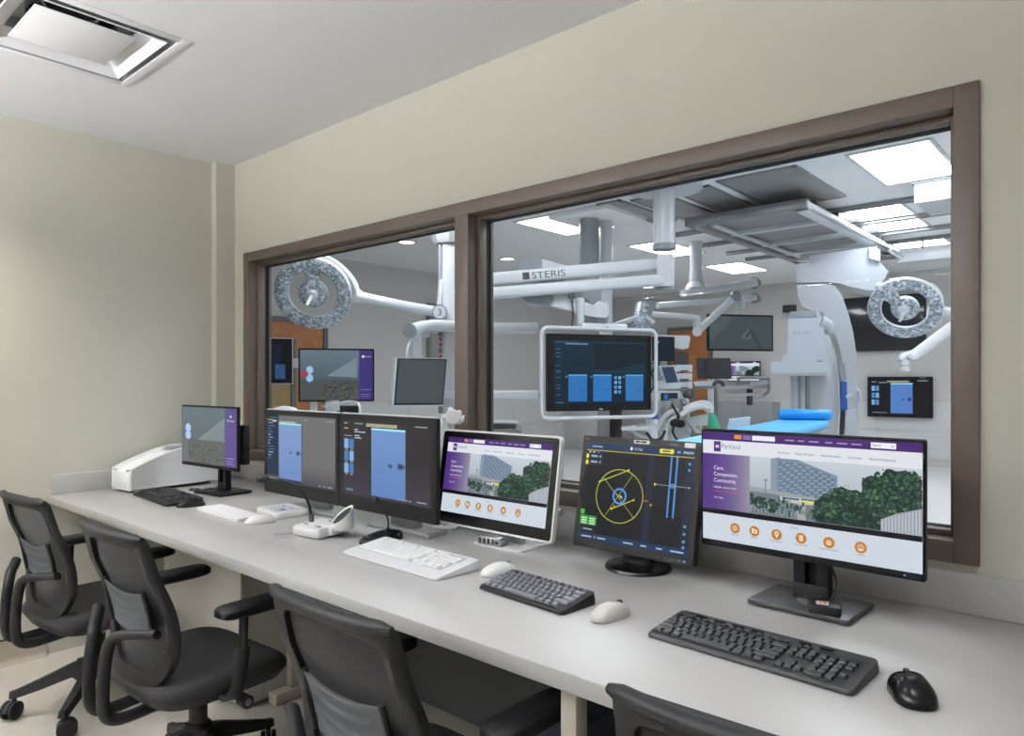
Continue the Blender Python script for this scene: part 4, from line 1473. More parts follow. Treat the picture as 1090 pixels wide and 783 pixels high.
# darker area of the left wall, built as a raised grey panel with doors
t = thing('wall_cabinet', 'tall darker grey panel on the far left wall behind the equipment column', 'cabinet', (-8.69, 6.1, 0))
MB().span((-8.69, 5.62, 1.05), (-8.6, 6.7, 2.62), .004).build('body', mat('darker_wall_grey', (140, 141, 142), .5), t, True)
c_ = MB().span((-8.6, 5.64, 1.07), (-8.585, 6.15, 2.6), .003).build('door', mat('darker_wall_grey', (140, 141, 142), .5), t, True)
MB().span((-8.6, 6.17, 1.07), (-8.585, 6.68, 2.6), .003).build('door', mat('darker_wall_grey', (140, 141, 142), .5), t, True)

# ---- ceiling lights
LAB = {}
def troffer(x0, x1, y0, y1, label):
    t = thing('ceiling_light', label, 'ceiling light', ((x0 + x1) / 2, (y0 + y1) / 2, ZO), 0, 'operating room ceiling panels')
    w, d = (x1 - x0) / 2, (y1 - y0) / 2
    f = MB()
    e = .03
    for a, b in (((-w, -d, -.012), (w, -d + e, 0)), ((-w, d - e, -.012), (w, d, 0)), ((-w, -d + e, -.012), (-w + e, d - e, 0)), ((w - e, -d + e, -.012), (w, d - e, 0))):
        f.span(a, b, .002)
    f.build('trim_ring', M_ORW, t)
    MB().span((-w + e, -d + e, -.006), (w - e, d - e, -.001)).build('diffuser', M_TROF, t)
    return t


troffer(-1.73, -1.13, 3.77, 4.93, 'big bright ceiling panel at top right of the window')
troffer(-5.21, -4.47, 3.81, 4.79, 'bright ceiling panel above the arm with lettering, left of the white column')
troffer(-5.03, -4.46, 5.84, 6.98, 'bright ceiling panel partly behind the thick white ceiling column')
troffer(-5.05, -4.43, 8.05, 9.1, 'small far ceiling panel above the folded white arms')
troffer(-2.33, -1.76, 5.69, 6.33, 'nearest of three short ceiling panels between the rails at right')
troffer(-2.33, -1.78, 6.45, 7.08, 'middle one of three short ceiling panels between the rails at right')
troffer(-2.42, -1.8, 7.88, 8.47, 'farthest of three short ceiling panels between the rails at right')
for x in (-5.2, -3.1, -1.2):  # panels hidden above the window, added for more light
    troffer(x, x + .6, 1.2, 2.3, 'unseen ceiling panel added just behind the window wall to light the operating room')
for y in (3.8, 6.0, 8.2):  # out-of-view right-hand panels, added to brighten the operating room
    troffer(.2, .8, y, y + 1.1, 'unseen ceiling panel added on the right side to light the operating room')
for px, py, lab in ((433, 257, 'small round ceiling downlight left of the equipment column'), (540, 275, 'small round downlight left of the lettered arm'), (690, 305, 'tiny round downlight near the thick column foot')):
    v = P(px, py, 1) - CAM
    p = CAM + v * ((ZO - CAM.z) / v.z)
    t = thing('downlight', lab, 'ceiling light', (p.x, p.y, ZO))
    MB().lathe([(.13, 0), (.13, -.012), (.1, -.014), (.098, -.004)], 28, caps=False).build('trim_ring', M_ORW, t)
    MB().lathe([(.1, -.006), (.0, -.007)], 28, caps=False).build('diffuser', M_DOWN, t)

# ---- perforated supply panels and white ceiling strips
for x0, x1, y0, y1, lab in ((-2.80, -2.1, 3.77, 5.08, 'large dark grey perforated ceiling panel left of the big bright panel'),
                            (-3.26, -2.9, 3.85, 5.02, 'narrow dark ceiling panel just right of the white column'),
                            (-3.72, -3.34, 3.85, 5.02, 'dark ceiling panel behind the white column'),
                            (-4.06, -3.78, 3.76, 4.9, 'dark ceiling panel left of the white column'),
                            (-3.5, -2.5, 7.95, 9.2, 'far dark ceiling panel beyond the rail carriage')):
    t = thing('supply_grille', lab, 'ceiling panel', ((x0 + x1) / 2, (y0 + y1) / 2, ZO))
    MB().span((x0 + .03, y0 + .03, ZO - .012), (x1 - .03, y1 - .03, ZO - .002)).build('perforated_face', M_DSTEEL, t, True)
    f = MB()
    for a, b in (((x0, y0, ZO - .018), (x1, y0 + .03, ZO)), ((x0, y1 - .03, ZO - .018), (x1, y1, ZO)), ((x0, y0, ZO - .018), (x0 + .03, y1, ZO)), ((x1 - .03, y0, ZO - .018), (x1, y1, ZO))):
        f.span(a, b, .002)
    f.build('edge_frame', M_STEEL, t, True)
t = thing('ceiling_box', 'white box hanging from the ceiling at the right edge of the window', 'ceiling box', (-1.2, 5.3, ZO))
MB().span((-1.5, 4.95, 2.93), (-.7, 5.6, ZO - .001), .01).build('body', M_ORW, t, True)
MB().span((-1.52, 4.93, ZO - .03), (-.68, 5.62, ZO - .0005), .004).build('flange', M_ORG, t, True)

# ---- rails and travelling carriage
for i, (y, lab) in enumerate(((5.56, 'nearest cross rail on the operating room ceiling'), (6.38, 'second nearest cross rail on the operating room ceiling'), (7.15, 'cross rail between the middle and far short ceiling panels'), (7.78, 'farthest cross rail on the operating room ceiling'))):
    t = thing('ceiling_rail', lab, 'rail', (-2.6, y, ZO))
    MB().span((-4.25, y - .03, ZO - .045), (-1.1, y + .03, ZO - .001), .004).build('track', M_STEEL, t, True)
    MB().span((-4.25, y - .012, ZO - .05), (-1.1, y + .012, ZO - .044)).build('slot', M_INKG, t, True)
t = thing('ceiling_carriage', 'long steel frame hanging under the ceiling rails that carries the imaging arm', 'rail carriage', (-2.88, 6.0, ZO))
z0, z1 = 2.93, 3.02
MB().span((-2.40, 4.5, z0), (-2.30, 7.75, z1), .01).span((-2.29, 4.5, z0 + .02), (-2.255, 7.75, z1 - .02), .006).build('side_beam', M_ORW, t, True)
MB().span((-3.47, 4.5, z0), (-3.38, 7.6, z1), .01).build('side_beam', M_DSTEEL, t, True)
MB().span((-3.47, 4.47, z0), (-2.26, 4.58, z1), .008).build('end_beam', M_STEEL, t, True)
MB().span((-3.47, 7.35, z0), (-2.26, 7.6, z1), .008).build('end_beam', M_ORL, t, True)
for y in (5.35, 6.2, 6.95):
    MB().span((-3.38, y, z0 + .03), (-2.40, y + .07, z1), .005).build('cross_bar', M_ORL, t, True)
for y0, y1 in ((4.6, 5.33), (5.44, 6.18), (6.29, 6.93)):
    MB().span((-3.37, y0, z1 - .02), (-2.41, y1, z1 - .008)).build('cover_plate', M_DSTEEL, t, True)
for x in (-3.43, -2.34):
    for y in (4.9, 5.56, 6.38, 7.15):
        MB().span((x - .04, y - .05, z1), (x + .04, y + .05, ZO - .045), .004).build('trolley', M_DGR, t, True)
sp_ = MB()
sp_.tube([(-3.3, 4.75, 2.97), (-3.3, 7.2, 2.97)], .025, 12)
sp_.build('conduit', M_ORL, t, True)
t = thing('cable_tray', 'white cable trough under the ceiling running right from the imaging arm', 'cable tray', (-1.7, 7.75, 2.9))
MB().span((-2.25, 7.62, 2.82), (-.9, 7.86, 2.94), .01).build('trough', M_ORW, t, True)
MB().span((-2.25, 7.66, 2.94), (-.9, 7.82, 2.965), .004).build('lid', M_ORL, t, True)
for x in (-2.0, -1.2):
    MB().cyl((x, 7.74, 2.96), (x, 7.74, ZO), .012).build('hanger', M_STEEL, t, True)
t = thing('positioning_handle', 'short chrome handle under the right carriage beam near the imaging arm', 'handle', tuple(P(957, 271, 8.1)))
MB().cyl(P(948, 266, 8.1), P(960, 275, 8.1), .028).build('grip', M_CHROME, t, True)
MB().cyl(P(948, 266, 8.1), (-2.3, 7.6, 2.97), .02).build('stem', M_ORG, t, True)

# ---- imaging arm (ceiling hung C-arm)
t = thing('imaging_arm', 'large white ceiling hung curved imaging arm with detector and blue stripe', 'imaging machine', tuple(P(880, 280, 8.0)))
tB = 7.75
MB().pxprism([(847, 281), (856, 279.5), (886, 279.5), (898, 281.5), (914, 288), (938, 289), (945.5, 289), (935, 308), (925, 309), (905, 305), (893, 301), (880, 300), (848, 301)], tB, .55).build('top_beam', M_GAN, t, True)
MB().pxprism([(862, 272), (925, 263), (934, 262), (934, 276), (946, 289), (905, 289), (862, 281)], tB + .1, .4).build('pivot_housing', M_GAN, t, True)
MB().pxprism([(925, 262), (937, 265), (937, 278), (925, 275)], tB + .05, .1).build('end_plate', M_GAN, t, True)
MB().pxprism([(848, 302.5), (880, 301.5), (889, 304), (896, 314), (903, 333), (908, 352), (911.5, 375), (913.5, 400), (913.5, 430), (912, 470), (899, 470), (900, 440), (898.5, 400), (894, 370), (886, 348), (877, 336), (866, 332), (854, 326), (849, 315)], tB + .02, .38).build('curved_arm', M_GAN, t, True)
edge_ = MB()
edge_.pxprism([(872, 331), (876, 332), (884, 345), (891, 361), (896, 379), (899, 404), (900, 436), (898, 470), (893, 470), (894.5, 436), (893.5, 404), (890.5, 380), (886, 362), (880, 348)], 7.42, .2)
edge_.build('arm_track', M_STEEL, t, True)
cf = MB().pxprism([(861, 396), (864, 350), (874, 340), (883, 358), (888.5, 380), (892, 404), (893, 436), (891, 470), (860, 470), (860.5, 430)], 7.35, .32)
cf.build('inner_arm', M_GAN, t, True)
MB().pxprism([(891.5, 386), (899, 386), (901.5, 404), (895, 404)], 7.3, .1).build('grey_cap', M_ORG, t, True)
bs = MB().pxprism([(895, 406), (901.5, 406), (902, 436), (895, 436)], 7.3, .1).build('blue_stripe', M_NAVY, t, True)
# detector head
dh = MB().pxprism([(839, 337), (842, 332), (868, 330.5), (872, 333), (877, 341), (878, 378), (876, 384), (838, 382)], 6.95, .42)
dho = dh.build('detector_housing', M_GAN, t, True)
MB().pxprism([(839, 338), (841, 331.5), (868, 330), (870, 337)], 6.94, .43).build('housing_cap', M_ORG, dho, True)
tx = MB()
text_on(tx, 'PHILIPS', P(844.3, 355.5, 6.93), RV, UP, .032, 0, .165)
tx.build('lettering', M_INKG, dho, True)
MB().pxprism([(833, 377), (866, 376), (870, 380), (870, 385), (832, 385)], 6.9, .44).build('detector_collar', M_GAN, t, True)
dpl = MB().pxprism([(820.5, 387), (822, 385), (880, 384.5), (885, 388), (886, 395), (882, 400), (824, 399.5), (820.5, 396)], 6.82, .5)
dpl.build('detector_plate', M_GAN, t, True)
MB().pxprism([(822, 397), (881, 396), (880, 399.3), (824, 399.3)], 6.815, .02).build('plate_seam', M_GREY, t, True)
ea = MB().tube([P(872, 341, 6.98), P(880, 346, 7.0), P(883, 352, 7.05)], [.06, .065, .05], 14)
ea.build('tilt_joint', M_GAN, t, True)
for xx, m_ in ((845, M_GAN), (853, M_GAN), (858.5, M_STEEL)):
    MB().tube([P(xx, 400, 7.1), P(xx + .7, 442, 7.1)], [.034, .03], 14).build('support_post', m_, t, True)
hd = MB().tube(smooth_path([P(901, 423, 7.2), P(907, 420, 7.2), P(912, 415, 7.2), P(915, 420, 7.2), P(914, 428, 7.2)], 5), .02, 8)
hd.build('hand_grip', M_GAN, t, True)
MB().pxprism([(903, 437), (911, 436), (910, 470), (902, 470)], 7.2, .25).build('lower_cover', M_GAN, t, True)

# ---- patient table with blue mattress
A0, A1 = Vector((-2.29, 4.5, 0)), Vector((-1.86, 1.5, 0))
L_ = (A1 - A0).length
t = thing('patient_table', 'long patient table with pale blue mattress under the imaging arm', 'table', (-1.8, 3.6, 0), math.atan2(A1.y - A0.y, A1.x - A0.x) + PI / 2)
t.location = ((A0.x + A1.x) / 2, (A0.y + A1.y) / 2, 0)
MB().box((0, 0, .94), (.42, L_, .03), .01).build('table_top', M_GREY, t)
ma = MB().box((0, 0, .985), (.43, L_ - .04, .065), .022, seg=3)
ma.build('mattress', M_BLUE, t)
MB().box((0, .2, .5), (.36, .7, .86), .03).build('pedestal', M_ORW, t)
MB().box((0, .2, .035), (.6, 1.1, .07), .02).build('base', M_ORL, t)
for sx in (-1, 1):
    MB().box((sx * .226, -.2, .935), (.016, 2.4, .028), .003).build('side_rail', M_STEEL, t)
t2 = thing('bolster', 'rolled bright blue cushion lying across the far end of the blue mattress', 'cushion', tuple(P(856, 441, 6.4)))
rl = MB()
c0, c1 = P(828, 440.7, 6.45), P(886, 441.7, 6.32)
dv = (c1 - c0)
rl.tube([c0, c0 + dv * .02, c0 + dv * .06, c1 - dv * .06, c1 - dv * .02, c1], [.02, .042, .05, .05, .042, .02], 18)
rl.build('cover', mat('bright_blue_vinyl', (20, 146, 226), .35, var=.03), t2, True)
for c_ in (c0 + dv * .06, c1 - dv * .06):
    MB().tube([c_ - dv * .004, c_ + dv * .004], .051, 18).build('seam', M_BLUE, t2, True)
t2 = thing('head_rest', 'pale blue white wedge cushion left of the blue mattress', 'cushion', tuple(P(763, 452, 6.4)))
MB().pxprism([(774, 455), (776, 447), (799, 444.5), (797.5, 456), (774, 462)], 6.2, .25).build('cover', mat('pale_blue_vinyl', (176, 206, 226), .45), t2, True)
MB().tube([P(786, 458, 6.32), P(786, 568, 6.32)], .05, 14).build('post', M_ORL, t2, True)
MB().pxprism([(773.5, 460), (798, 454.5), (798, 457), (774, 463)], 6.18, .28).build('trim_band', M_ORL, t2, True)


# ---- surgical lamps
def surgical_lamp(label, c, n, R, spoke_a, joint, arm_pts, rise):
    t = thing('surgical_lamp', label, 'surgical lamp', tuple(c))
    n = Vector(n).normalized()
    u = n.cross(UP).normalized()
    w_ = u.cross(n).normalized()
    Mx = Matrix(((u.x, w_.x, n.x, c.x), (u.y, w_.y, n.y, c.y), (u.z, w_.z, n.z, c.z), (0, 0, 0, 1)))
    r0 = R * .64
    b = MB(Mx)
    prof = [(r0, .0), (r0 - .006, -.02), (r0 + .01, -.055), (R - .04, -.07), (R, -.045), (R + .004, -.01), (R - .006, .006)]
    rs = [[(r * math.cos(2 * PI * k / 48), r * math.sin(2 * PI * k / 48), z) for k in range(48)] for r, z in prof]
    b.rings(rs, 0, False)
    b.build('ring_housing', M_ORL, t, True)
    l = MB(Mx)
    rs = [[(r * math.cos(2 * PI * k / 48), r * math.sin(2 * PI * k / 48), z) for k in range(48)] for r, z in ((R - .006, .004), (R * .9, .016), (R * .75, .016), (r0 + .004, .004))]
    l.rings(rs, 0, False)
    l.build('lens_ring', M_LENS, t, True)
    MB(Mx).lathe([(R * .36, -.05), (R * .37, -.01), (R * .33, .012), (R * .1, .02), (0, .02)], 36).build('centre_lens', M_LENS, t, True)
    MB(Mx).lathe([(R * .37, -.055), (R * .385, -.03), (R * .37, .0)], 36, caps=False).build('centre_rim', M_ORL, t, True)
    sa = MB(Mx)
    ca, sn = math.cos(spoke_a), math.sin(spoke_a)
    sa.rings([[(ca * r - sn * q * wd, sn * r + ca * q * wd, z) for q, z in ((-1, -.045), (1, -.045), (1, -.005), (-1, -.005))] for r, wd in ((R * .3, .05), (R * .66, .07))])
    sa.build('spoke', M_LENS, t, True)
    h = MB(Mx)
    h.lathe([(.052, .015), (.052, .035), (.04, .05), (.02, .055)], 24)
    h.build('handle_cap', M_ORW, t, True)
    h = MB(Mx).tube([(0, 0, .04), (.02, -.03, .09), (.035, -.055, .15)], [.02, .018, .015], 12)
    h.build('handle', M_ORW, t, True)
    y = MB()
    top = Mx @ Vector((ca * R * .98, sn * R * .98, -.03))
    y.tube(smooth_path([top] + rise + [joint], 7), .026, 12)
    y.build('yoke', M_ORW, t, True)
    MB().ball(tuple(top), .045).build('yoke_knuckle', M_ORL, t, True)
    a = MB()
    a.tube(arm_pts, [.052] * len(arm_pts), 16)
    ao = a.build('arm', M_ORW, t, True)
    MB().tube([Vector(arm_pts[0]) - (Vector(arm_pts[1]) - Vector(arm_pts[0])).normalized() * .05, arm_pts[0]], [.06, .066], 16).build('arm_joint', M_ORL, t, True)
    return t


cl = P(333, 313, 6.45)
nl = (CAM - cl).normalized() + Vector((-.22, -.05, -.30))
j0 = P(382, 315, 6.5)
t = surgical_lamp('large ring surgical lamp with clear faceted lens seen through the left pane', cl, nl, .345, PI / 2 + .05, j0,
                  [P(383, 316, 6.5), P(425, 325, 6.7), P(466, 332, 6.95)], [P(326, 270.5, 6.5), P(344, 273, 6.5), P(362, 283, 6.5), P(376, 299, 6.5)])
kn = MB()
kc = P(468, 332, 6.9)
kd = (CAM - kc).normalized()
kn.tube([kc + kd * .06, kc - kd * .08], .07, 24)
ko = kn.build('numbered_joint', M_ORW, t, True)
MB().tube([kc + kd * .058, kc + kd * .064], .074, 24).build('joint_band', M_ORG, ko, True)
MB().tube([kc + kd * .06, kc + kd * .067], .06, 24).build('joint_cap', M_ORW, ko, True)
tx = MB()
rr_ = kd.cross(UP).normalized() * -1
text_on(tx, '3', kc + kd * .07 - rr_ * .022 - UP * .032, rr_, UP, .09)
tx.build('numeral', M_DGR, ko, True)
MB().tube([P(468, 326, 6.98), P(470, 300, 6.98), P(472.5, 296, 7.0)], [.03, .03, .02], 12).build('drop_tube', M_ORW, t, True)

cr = P(963, 329, 7.3)
nr = (CAM - cr).normalized() + Vector((-.1, -.1, -.62))
surgical_lamp('ring surgical lamp with clear faceted lens at right in front of the dark wall screen', cr, nr, .345, PI / 4 + .1, P(994, 331, 7.35),
              [P(994, 330, 7.35), P(1015, 333, 7.3), P(1090, 345, 7.0)], [P(984, 303, 7.4), P(994, 306, 7.4), P(1000, 314, 7.4), P(1001, 322, 7.38)])

# ---- bare spring arm at right
t = thing('spring_arm', 'white empty spring arm reaching in from the right below the surgical lamp', 'equipment arm', tuple(P(966, 385, 6.9)))
MB().tube([P(972, 379, 6.9), P(1016, 346, 6.9), P(1090, 290, 6.9)], .055, 16).build('arm', M_ORW, t, True)
MB().ball(tuple(P(972, 379, 6.85)), .042).build('elbow_cap', M_ORL, t, True)
MB().tube([P(973, 377, 6.9), P(962, 379, 6.9), P(959, 384, 6.9)], [.045, .04, .035], 12).build('wrist', M_ORW, t, True)
MB().tube([P(963, 382, 6.9), P(963, 395, 6.9)], .044, 16).build('socket', M_ORW, t, True)
MB().tube([P(963, 388.5, 6.9), P(963, 389.5, 6.9)], .047, 16).build('socket_seam', M_GREY, t, True)

# ---- equipment boom (column with outlets and shelves) behind the mullion
bc = P(480, 330, 7.05)
bx, by = bc.x, bc.y
rz_ = math.atan2(.6632, .7484)
t = thing('service_boom', 'white ceiling column with grey strip of red outlets and two shelves behind the mullion', 'equipment column', (bx, by, ZO), rz_)
def ez(z):
    return z - ZO
MB().box((0.0, 0, (ez(1.05) + ez(2.72)) / 2), (.15, .2, 1.67), .02).build('column', M_ORW, t)
MB().box((-.095, -.02, (ez(1.05) + ez(2.72)) / 2), (.045, .12, 1.67), .004).build('service_strip', M_ORG, t)
for z in (1.75, 1.58, 1.41):
    ol = MB().box((-.095, -.083, ez(z)), (.042, .012, .12), .003).build('outlet', M_ORL, t)
    for dz in (-.028, .028):
        MB().box((-.095, -.091, ez(z) + dz), (.024, .008, .04), .002).build('socket', M_RED, ol)
MB().lathe([(.16, ez(2.72)), (.19, ez(2.76)), (.19, ez(2.86)), (.15, ez(2.9)), (.11, ez(3.0)), (.11, -.001)], 8).build('head_casing', M_ORW, t)
MB().box((0, 0, -.06), (.5, .5, .11), .02).build('ceiling_cover', M_ORW, t)
tx = MB()
text_on(tx, 'STERIS', (.04, -.102, ez(2.42)), (0, 0, -1), (1, 0, 0), .05)
tx.build('lettering', M_INKG, t)
shs = MB()
for zz, x1_ in ((1.885, .84), (1.235, .84)):
    sh_ = MB().box((x1_ / 2 - .13, -.05, ez(zz)), (x1_ + .3, .44, .075), .008).build('shelf', M_ORW, t)
    MB().box((x1_ + .03, -.2, ez(zz)), (.02, .03, .03), .004).build('shelf_knob', M_GREY, sh_)
MB().tube([(-.2, -.2, ez(1.84)), (-.28, -.2, ez(1.82))], .05, 14).build('arm_hub', M_ORL, t)
MB().box((-.1, -.2, ez(1.18)), (.03, .03, .1), .004).build('shelf_post', M_STEEL, t)

# hanging monitor on it
t = thing('hanging_monitor', 'blank grey monitor with pale frame hanging left of the equipment column', 'monitor', tuple(P(446, 405, 6.4)))
a, b, c, d_ = P(421, 380, 6.35), P(476, 381, 6.7), P(472, 432, 6.7), P(417, 432.5, 6.3)
up_ = (a - d_).normalized()
rt_ = (b - a).normalized()
nn = rt_.cross(up_).normalized()
def slab(mb, q, d0, d1):
    vs = [p - nn * d0 for p in q] + [p - nn * d1 for p in q]
    mb.add(vs, [(0, 1, 2, 3), (7, 6, 5, 4)] + [(i, 4 + i, 4 + (i + 1) % 4, (i + 1) % 4) for i in range(4)])
mb = MB(); slab(mb, (a, b, c, d_), 0, .05); mb.build('housing', M_ORL, t, True)
ins = [a + rt_ * .035 - up_ * .02, b - rt_ * .02 - up_ * .02, c - rt_ * .02 + up_ * .03, d_ + rt_ * .035 + up_ * .03]
sgn = 1 if (CAM - a).dot(nn) > 0 else -1
mb = MB(); mb.add([p + nn * sgn * .004 for p in ins], [(0, 1, 2, 3)]); mb.build('screen', emit('idle_screen', (78, 84, 88), .9), t, True)
ins2 = [a + rt_ * .02 - up_ * .01, b - rt_ * .005 - up_ * .01, c - rt_ * .005 + up_ * .012, d_ + rt_ * .02 + up_ * .012]
mb = MB(); mb.add([p + nn * sgn * .002 for p in ins2], [(0, 1, 2, 3)]); mb.build('bezel', M_DKGL, t, True)
MB().tube([P(443, 352, 6.5), P(443, 363, 6.5)], .045, 14).build('swivel', M_ORW, t, True)
MB().tube([P(437, 352, 6.4), P(448, 348, 6.5), P(460, 345, 6.6), P(487, 346, 6.75)], [.06, .055, .045, .045], 14).build('arm', M_ORL, t, True)
MB().tube([P(436.8, 352, 6.36), P(435.5, 352, 6.33)], .066, 20).build('arm_cap', M_ORG, t, True)
MB().tube(smooth_path([P(441, 361, 6.5), P(436, 366, 6.5), P(433.5, 374, 6.45), P(434, 382, 6.45)], 5), .014, 8).build('cable', M_ORW, t, True)
MB().pxprism([(440, 360), (449, 360), (449, 380), (440, 380)], 6.56, .04).build('hanger_plate', M_ORL, t, True)


# ---- workstation behind the left pane
def flat_screen(name, label, c, rz, w, h, page, bez=.012, T=.04, shell=M_BLK, cat='monitor', face=None):
    """Monitor body centred at c, facing its local -Y."""
    t = thing(name, label, cat, tuple(c), rz)
    b = MB()
    out = rrect(w, h, .008, 3)
    b.rings([[(x * k, y, z * k) for x, z in out] for k, y in ((1, 0), (1, T * .6), (.9, T))])
    b.build('housing', shell, t)
    if face:
        b = MB()
        b.rings([[(x, y, z) for x, z in rrect(w - .012, h - .012, .006, 3)] for y in (.0, -.002)])
        b.build('bezel', face, t)
    s = Screen(w - 2 * bez, h - 2 * bez, Matrix.Translation((0, -.0035, 0)))
    page(s)
    s.done(t)
    return t


def facing(px):
    """Heading that faces the viewer for something at pixel column px."""
    v = FV + RV * ((px - 545) / 756)
    return math.atan2(v.y, v.x) - PI / 2


def lock_page(s):
    s.rect(0, 0, 1, 1, grad('lock2', (66, 76, 84), (100, 116, 128), 'Z', .2, .9))
    s.poly([(.36, .48), (.78, .86), (.78, .45)], (120, 136, 146))
    s.rect(0, 0, .81, .40, (76, 80, 80))
    rnd = random.Random(5)
    s.k += 1
    for i in range(120):
        s.disc(rnd.uniform(.3, .79), rnd.uniform(.02, .36), rnd.uniform(.008, .02), rnd.choice([(54, 56, 54), (70, 72, 66), (96, 96, 84)]), 6, i % 40 == 0)
    s.rect(.81, 0, 1, 1, (62, 50, 118))
    s.disc(.865, .875, .02, (226, 222, 240), 12); s.text('Parkland', .89, .862, .03, (200, 196, 226), .09)
    s.rect(.83, .1, .96, .112, (130, 120, 180)); s.rect(.83, .06, .96, .07, (120, 110, 170)); s.rect(.83, .2, .97, .21, (150, 140, 196))
    for cu, cv, cc in ((.13, .60, (150, 196, 226)), (.13, .44, (150, 196, 226)), (.06, .52, (160, 60, 84))):
        s.poly([(cu + .052 * math.cos(a), cv + .088 * math.sin(a)) for a in (PI / 6 + k * PI / 3 for k in range(6))], cc)


def review_page(s):
    s.rect(0, 0, 1, 1, (10, 14, 22))
    s.rect(.2, .1, .6, .9, (18, 30, 46)); s.rect(.35, .08, .75, .42, (46, 78, 116))


ZT = 1.10
t = thing('tall_counter', 'white standing height counter just behind the left pane', 'counter', (-4.3, .75, 0))
MB().span((-5.6, .32, ZT - .04), (-3.6, 1.4, ZT), .005).build('worktop', M_ORL, t, True)
MB().span((-5.55, .36, .1), (-3.65, 1.36, ZT - .04), .004).build('cabinet', M_ORL, t, True)
MB().span((-5.5, .4, 0), (-3.7, 1.3, .1)).build('plinth', M_DGR, t, True)
t = flat_screen('monitor', 'dark framed monitor with purple band on the tall counter behind the left pane', P(358.5, 399, 5.15), facing(358), .535, .385, lock_page, .012, .03)
fo = MB().box((-.03, .0, ZT - t.location.z + .012), (.24, .17, .02), .004)
fo.box((-.03, .02, -.21), (.1, .04, .1), .004)
fo.build('stand', M_ORL, t)
MB().box((.08, .06, ZT - t.location.z + .045), (.16, .1, .09), .01).build('cable_box', M_BLK, t)
t = thing('keyboard', 'white keyboard on the tall counter behind the left pane', 'keyboard', tuple(P(312, 434.5, 4.5)), facing(330))
t.location.z = ZT
MB().box((.02, 0, .015), (.40, .15, .028), .008).build('case', M_WHT, t)
kk = MB()
for r in range(4):
    for c in range(14):
        kk.box((-.155 + c * .0265, -.05 + r * .034, .031), (.022, .028, .006), .001)
ko = kk.build('key_field', M_WKEY, t)
ko['kind'] = 'stuff'
t = thing('mouse', 'white mouse shaped device beyond the white keyboard behind the left pane', 'mouse', tuple(P(303, 425, 4.75)), facing(303))
t.location.z = ZT
rs = [[(x, y, z) for x, y, _ in superell(.115 * k, .06 * k, 2.2, 24)] for k, z in ((.95, 0), (1, .035), (.85, .07), (.55, .095), (.15, .105))]
MB().loft(rs).build('shell', M_WHT, t, angle=60)
MB().box((0, -.045, .055), (.03, .03, .008), .002).build('button', M_GREY, t)
t = thing('cable_hook', 'loop of white cable beside the monitor foot on the tall counter', 'cable', tuple(P(370, 430, 5.0)))
t.location.z = ZT
MB().tube(smooth_path([P(345, 433, 4.9), P(365, 428, 4.9), P(378, 428, 4.9), P(383, 433, 4.85), P(383, 441, 4.8)], 5), .01, 8).build('loop', M_ORW, t, True)
MB().ball(tuple(P(345, 433, 4.9)), .014).build('plug', M_GREY, t, True)

t = flat_screen('tablet_monitor', 'white framed tall screen on a bracket at the left edge of the window', P(297, 384, 5.3), facing(300), .2, .345, review_page, .012, .04, M_ORW, face=M_BLK)
MB().span((.1, .0, -.05), (.24, .04, .02), .004).build('bracket', M_ORW, t)
MB().box((.25, .02, -.2), (.05, .05, .43), .008).build('post', M_ORL, t)

# ---- white post with round clamp behind the twin monitors
t = thing('clamp_post', 'white post with round knob standing between the twin monitors and white framed monitor', 'stand', (-2.0, -.14, DZ))
kc = P(482, 444, 2.74)
kd = (CAM - kc).normalized()
pb = P(474, 444, 2.78)
MB().lathe([(.05, 0), (.05, .008), (.02, .012)], 24, M=Matrix.Translation((pb.x - t.location.x, pb.y - t.location.y, 0))).build('foot', M_WHT, t)
MB().cyl((pb.x, pb.y, DZ + .01), (pb.x, pb.y, kc.z + .01), .013).build('post', M_WHT, t, True)
MB().tube([kc + kd * .018, kc + kd * .012, kc - kd * .012, kc - kd * .018], [.026, .031, .031, .026], 24).build('knob_disc', M_WHT, t, True)
for q in range(5):
    a = 2 * PI * q / 5
    rr_ = kd.cross(UP).normalized()
    MB().ball(tuple(kc + rr_ * (.03 * math.cos(a)) + UP * (.03 * math.sin(a))), .011).build('lobe', M_WHT, t, True)
MB().tube([kc, P(491, 445, 2.74), P(494, 445.5, 2.74)], [.014, .012, .016], 12).build('spindle', M_WHT, t, True)
MB().tube([kc, (pb.x, pb.y, kc.z)], .012, 10).build('cross_stub', M_WHT, t, True)

# low grey console just behind the window, between the panes' mullion and the white monitor
t = thing('instrument_box', 'low grey instrument box with round port standing behind the white framed monitor', 'instrument', tuple(P(535, 455, 4.2)))
t.location.z = 0
MB().pxprism([(516, 452), (524, 449.5), (551, 450), (555, 455), (556, 475), (516, 475)], 4.15, .3).build('case', M_GREY, t, True)
MB().pxprism([(519, 453), (526, 451), (549, 451.5), (550, 455.5), (519, 457)], 4.14, .02).build('front_panel', M_DGR, t, True)
MB().tube([P(552, 455, 4.16), P(552, 455, 4.13)], .016, 14).build('port', M_CHROME, t, True)
MB().pxprism([(505, 475), (600, 475), (600, 652), (505, 652)], 4.2, .5).build('cabinet', M_ORL, t, True)

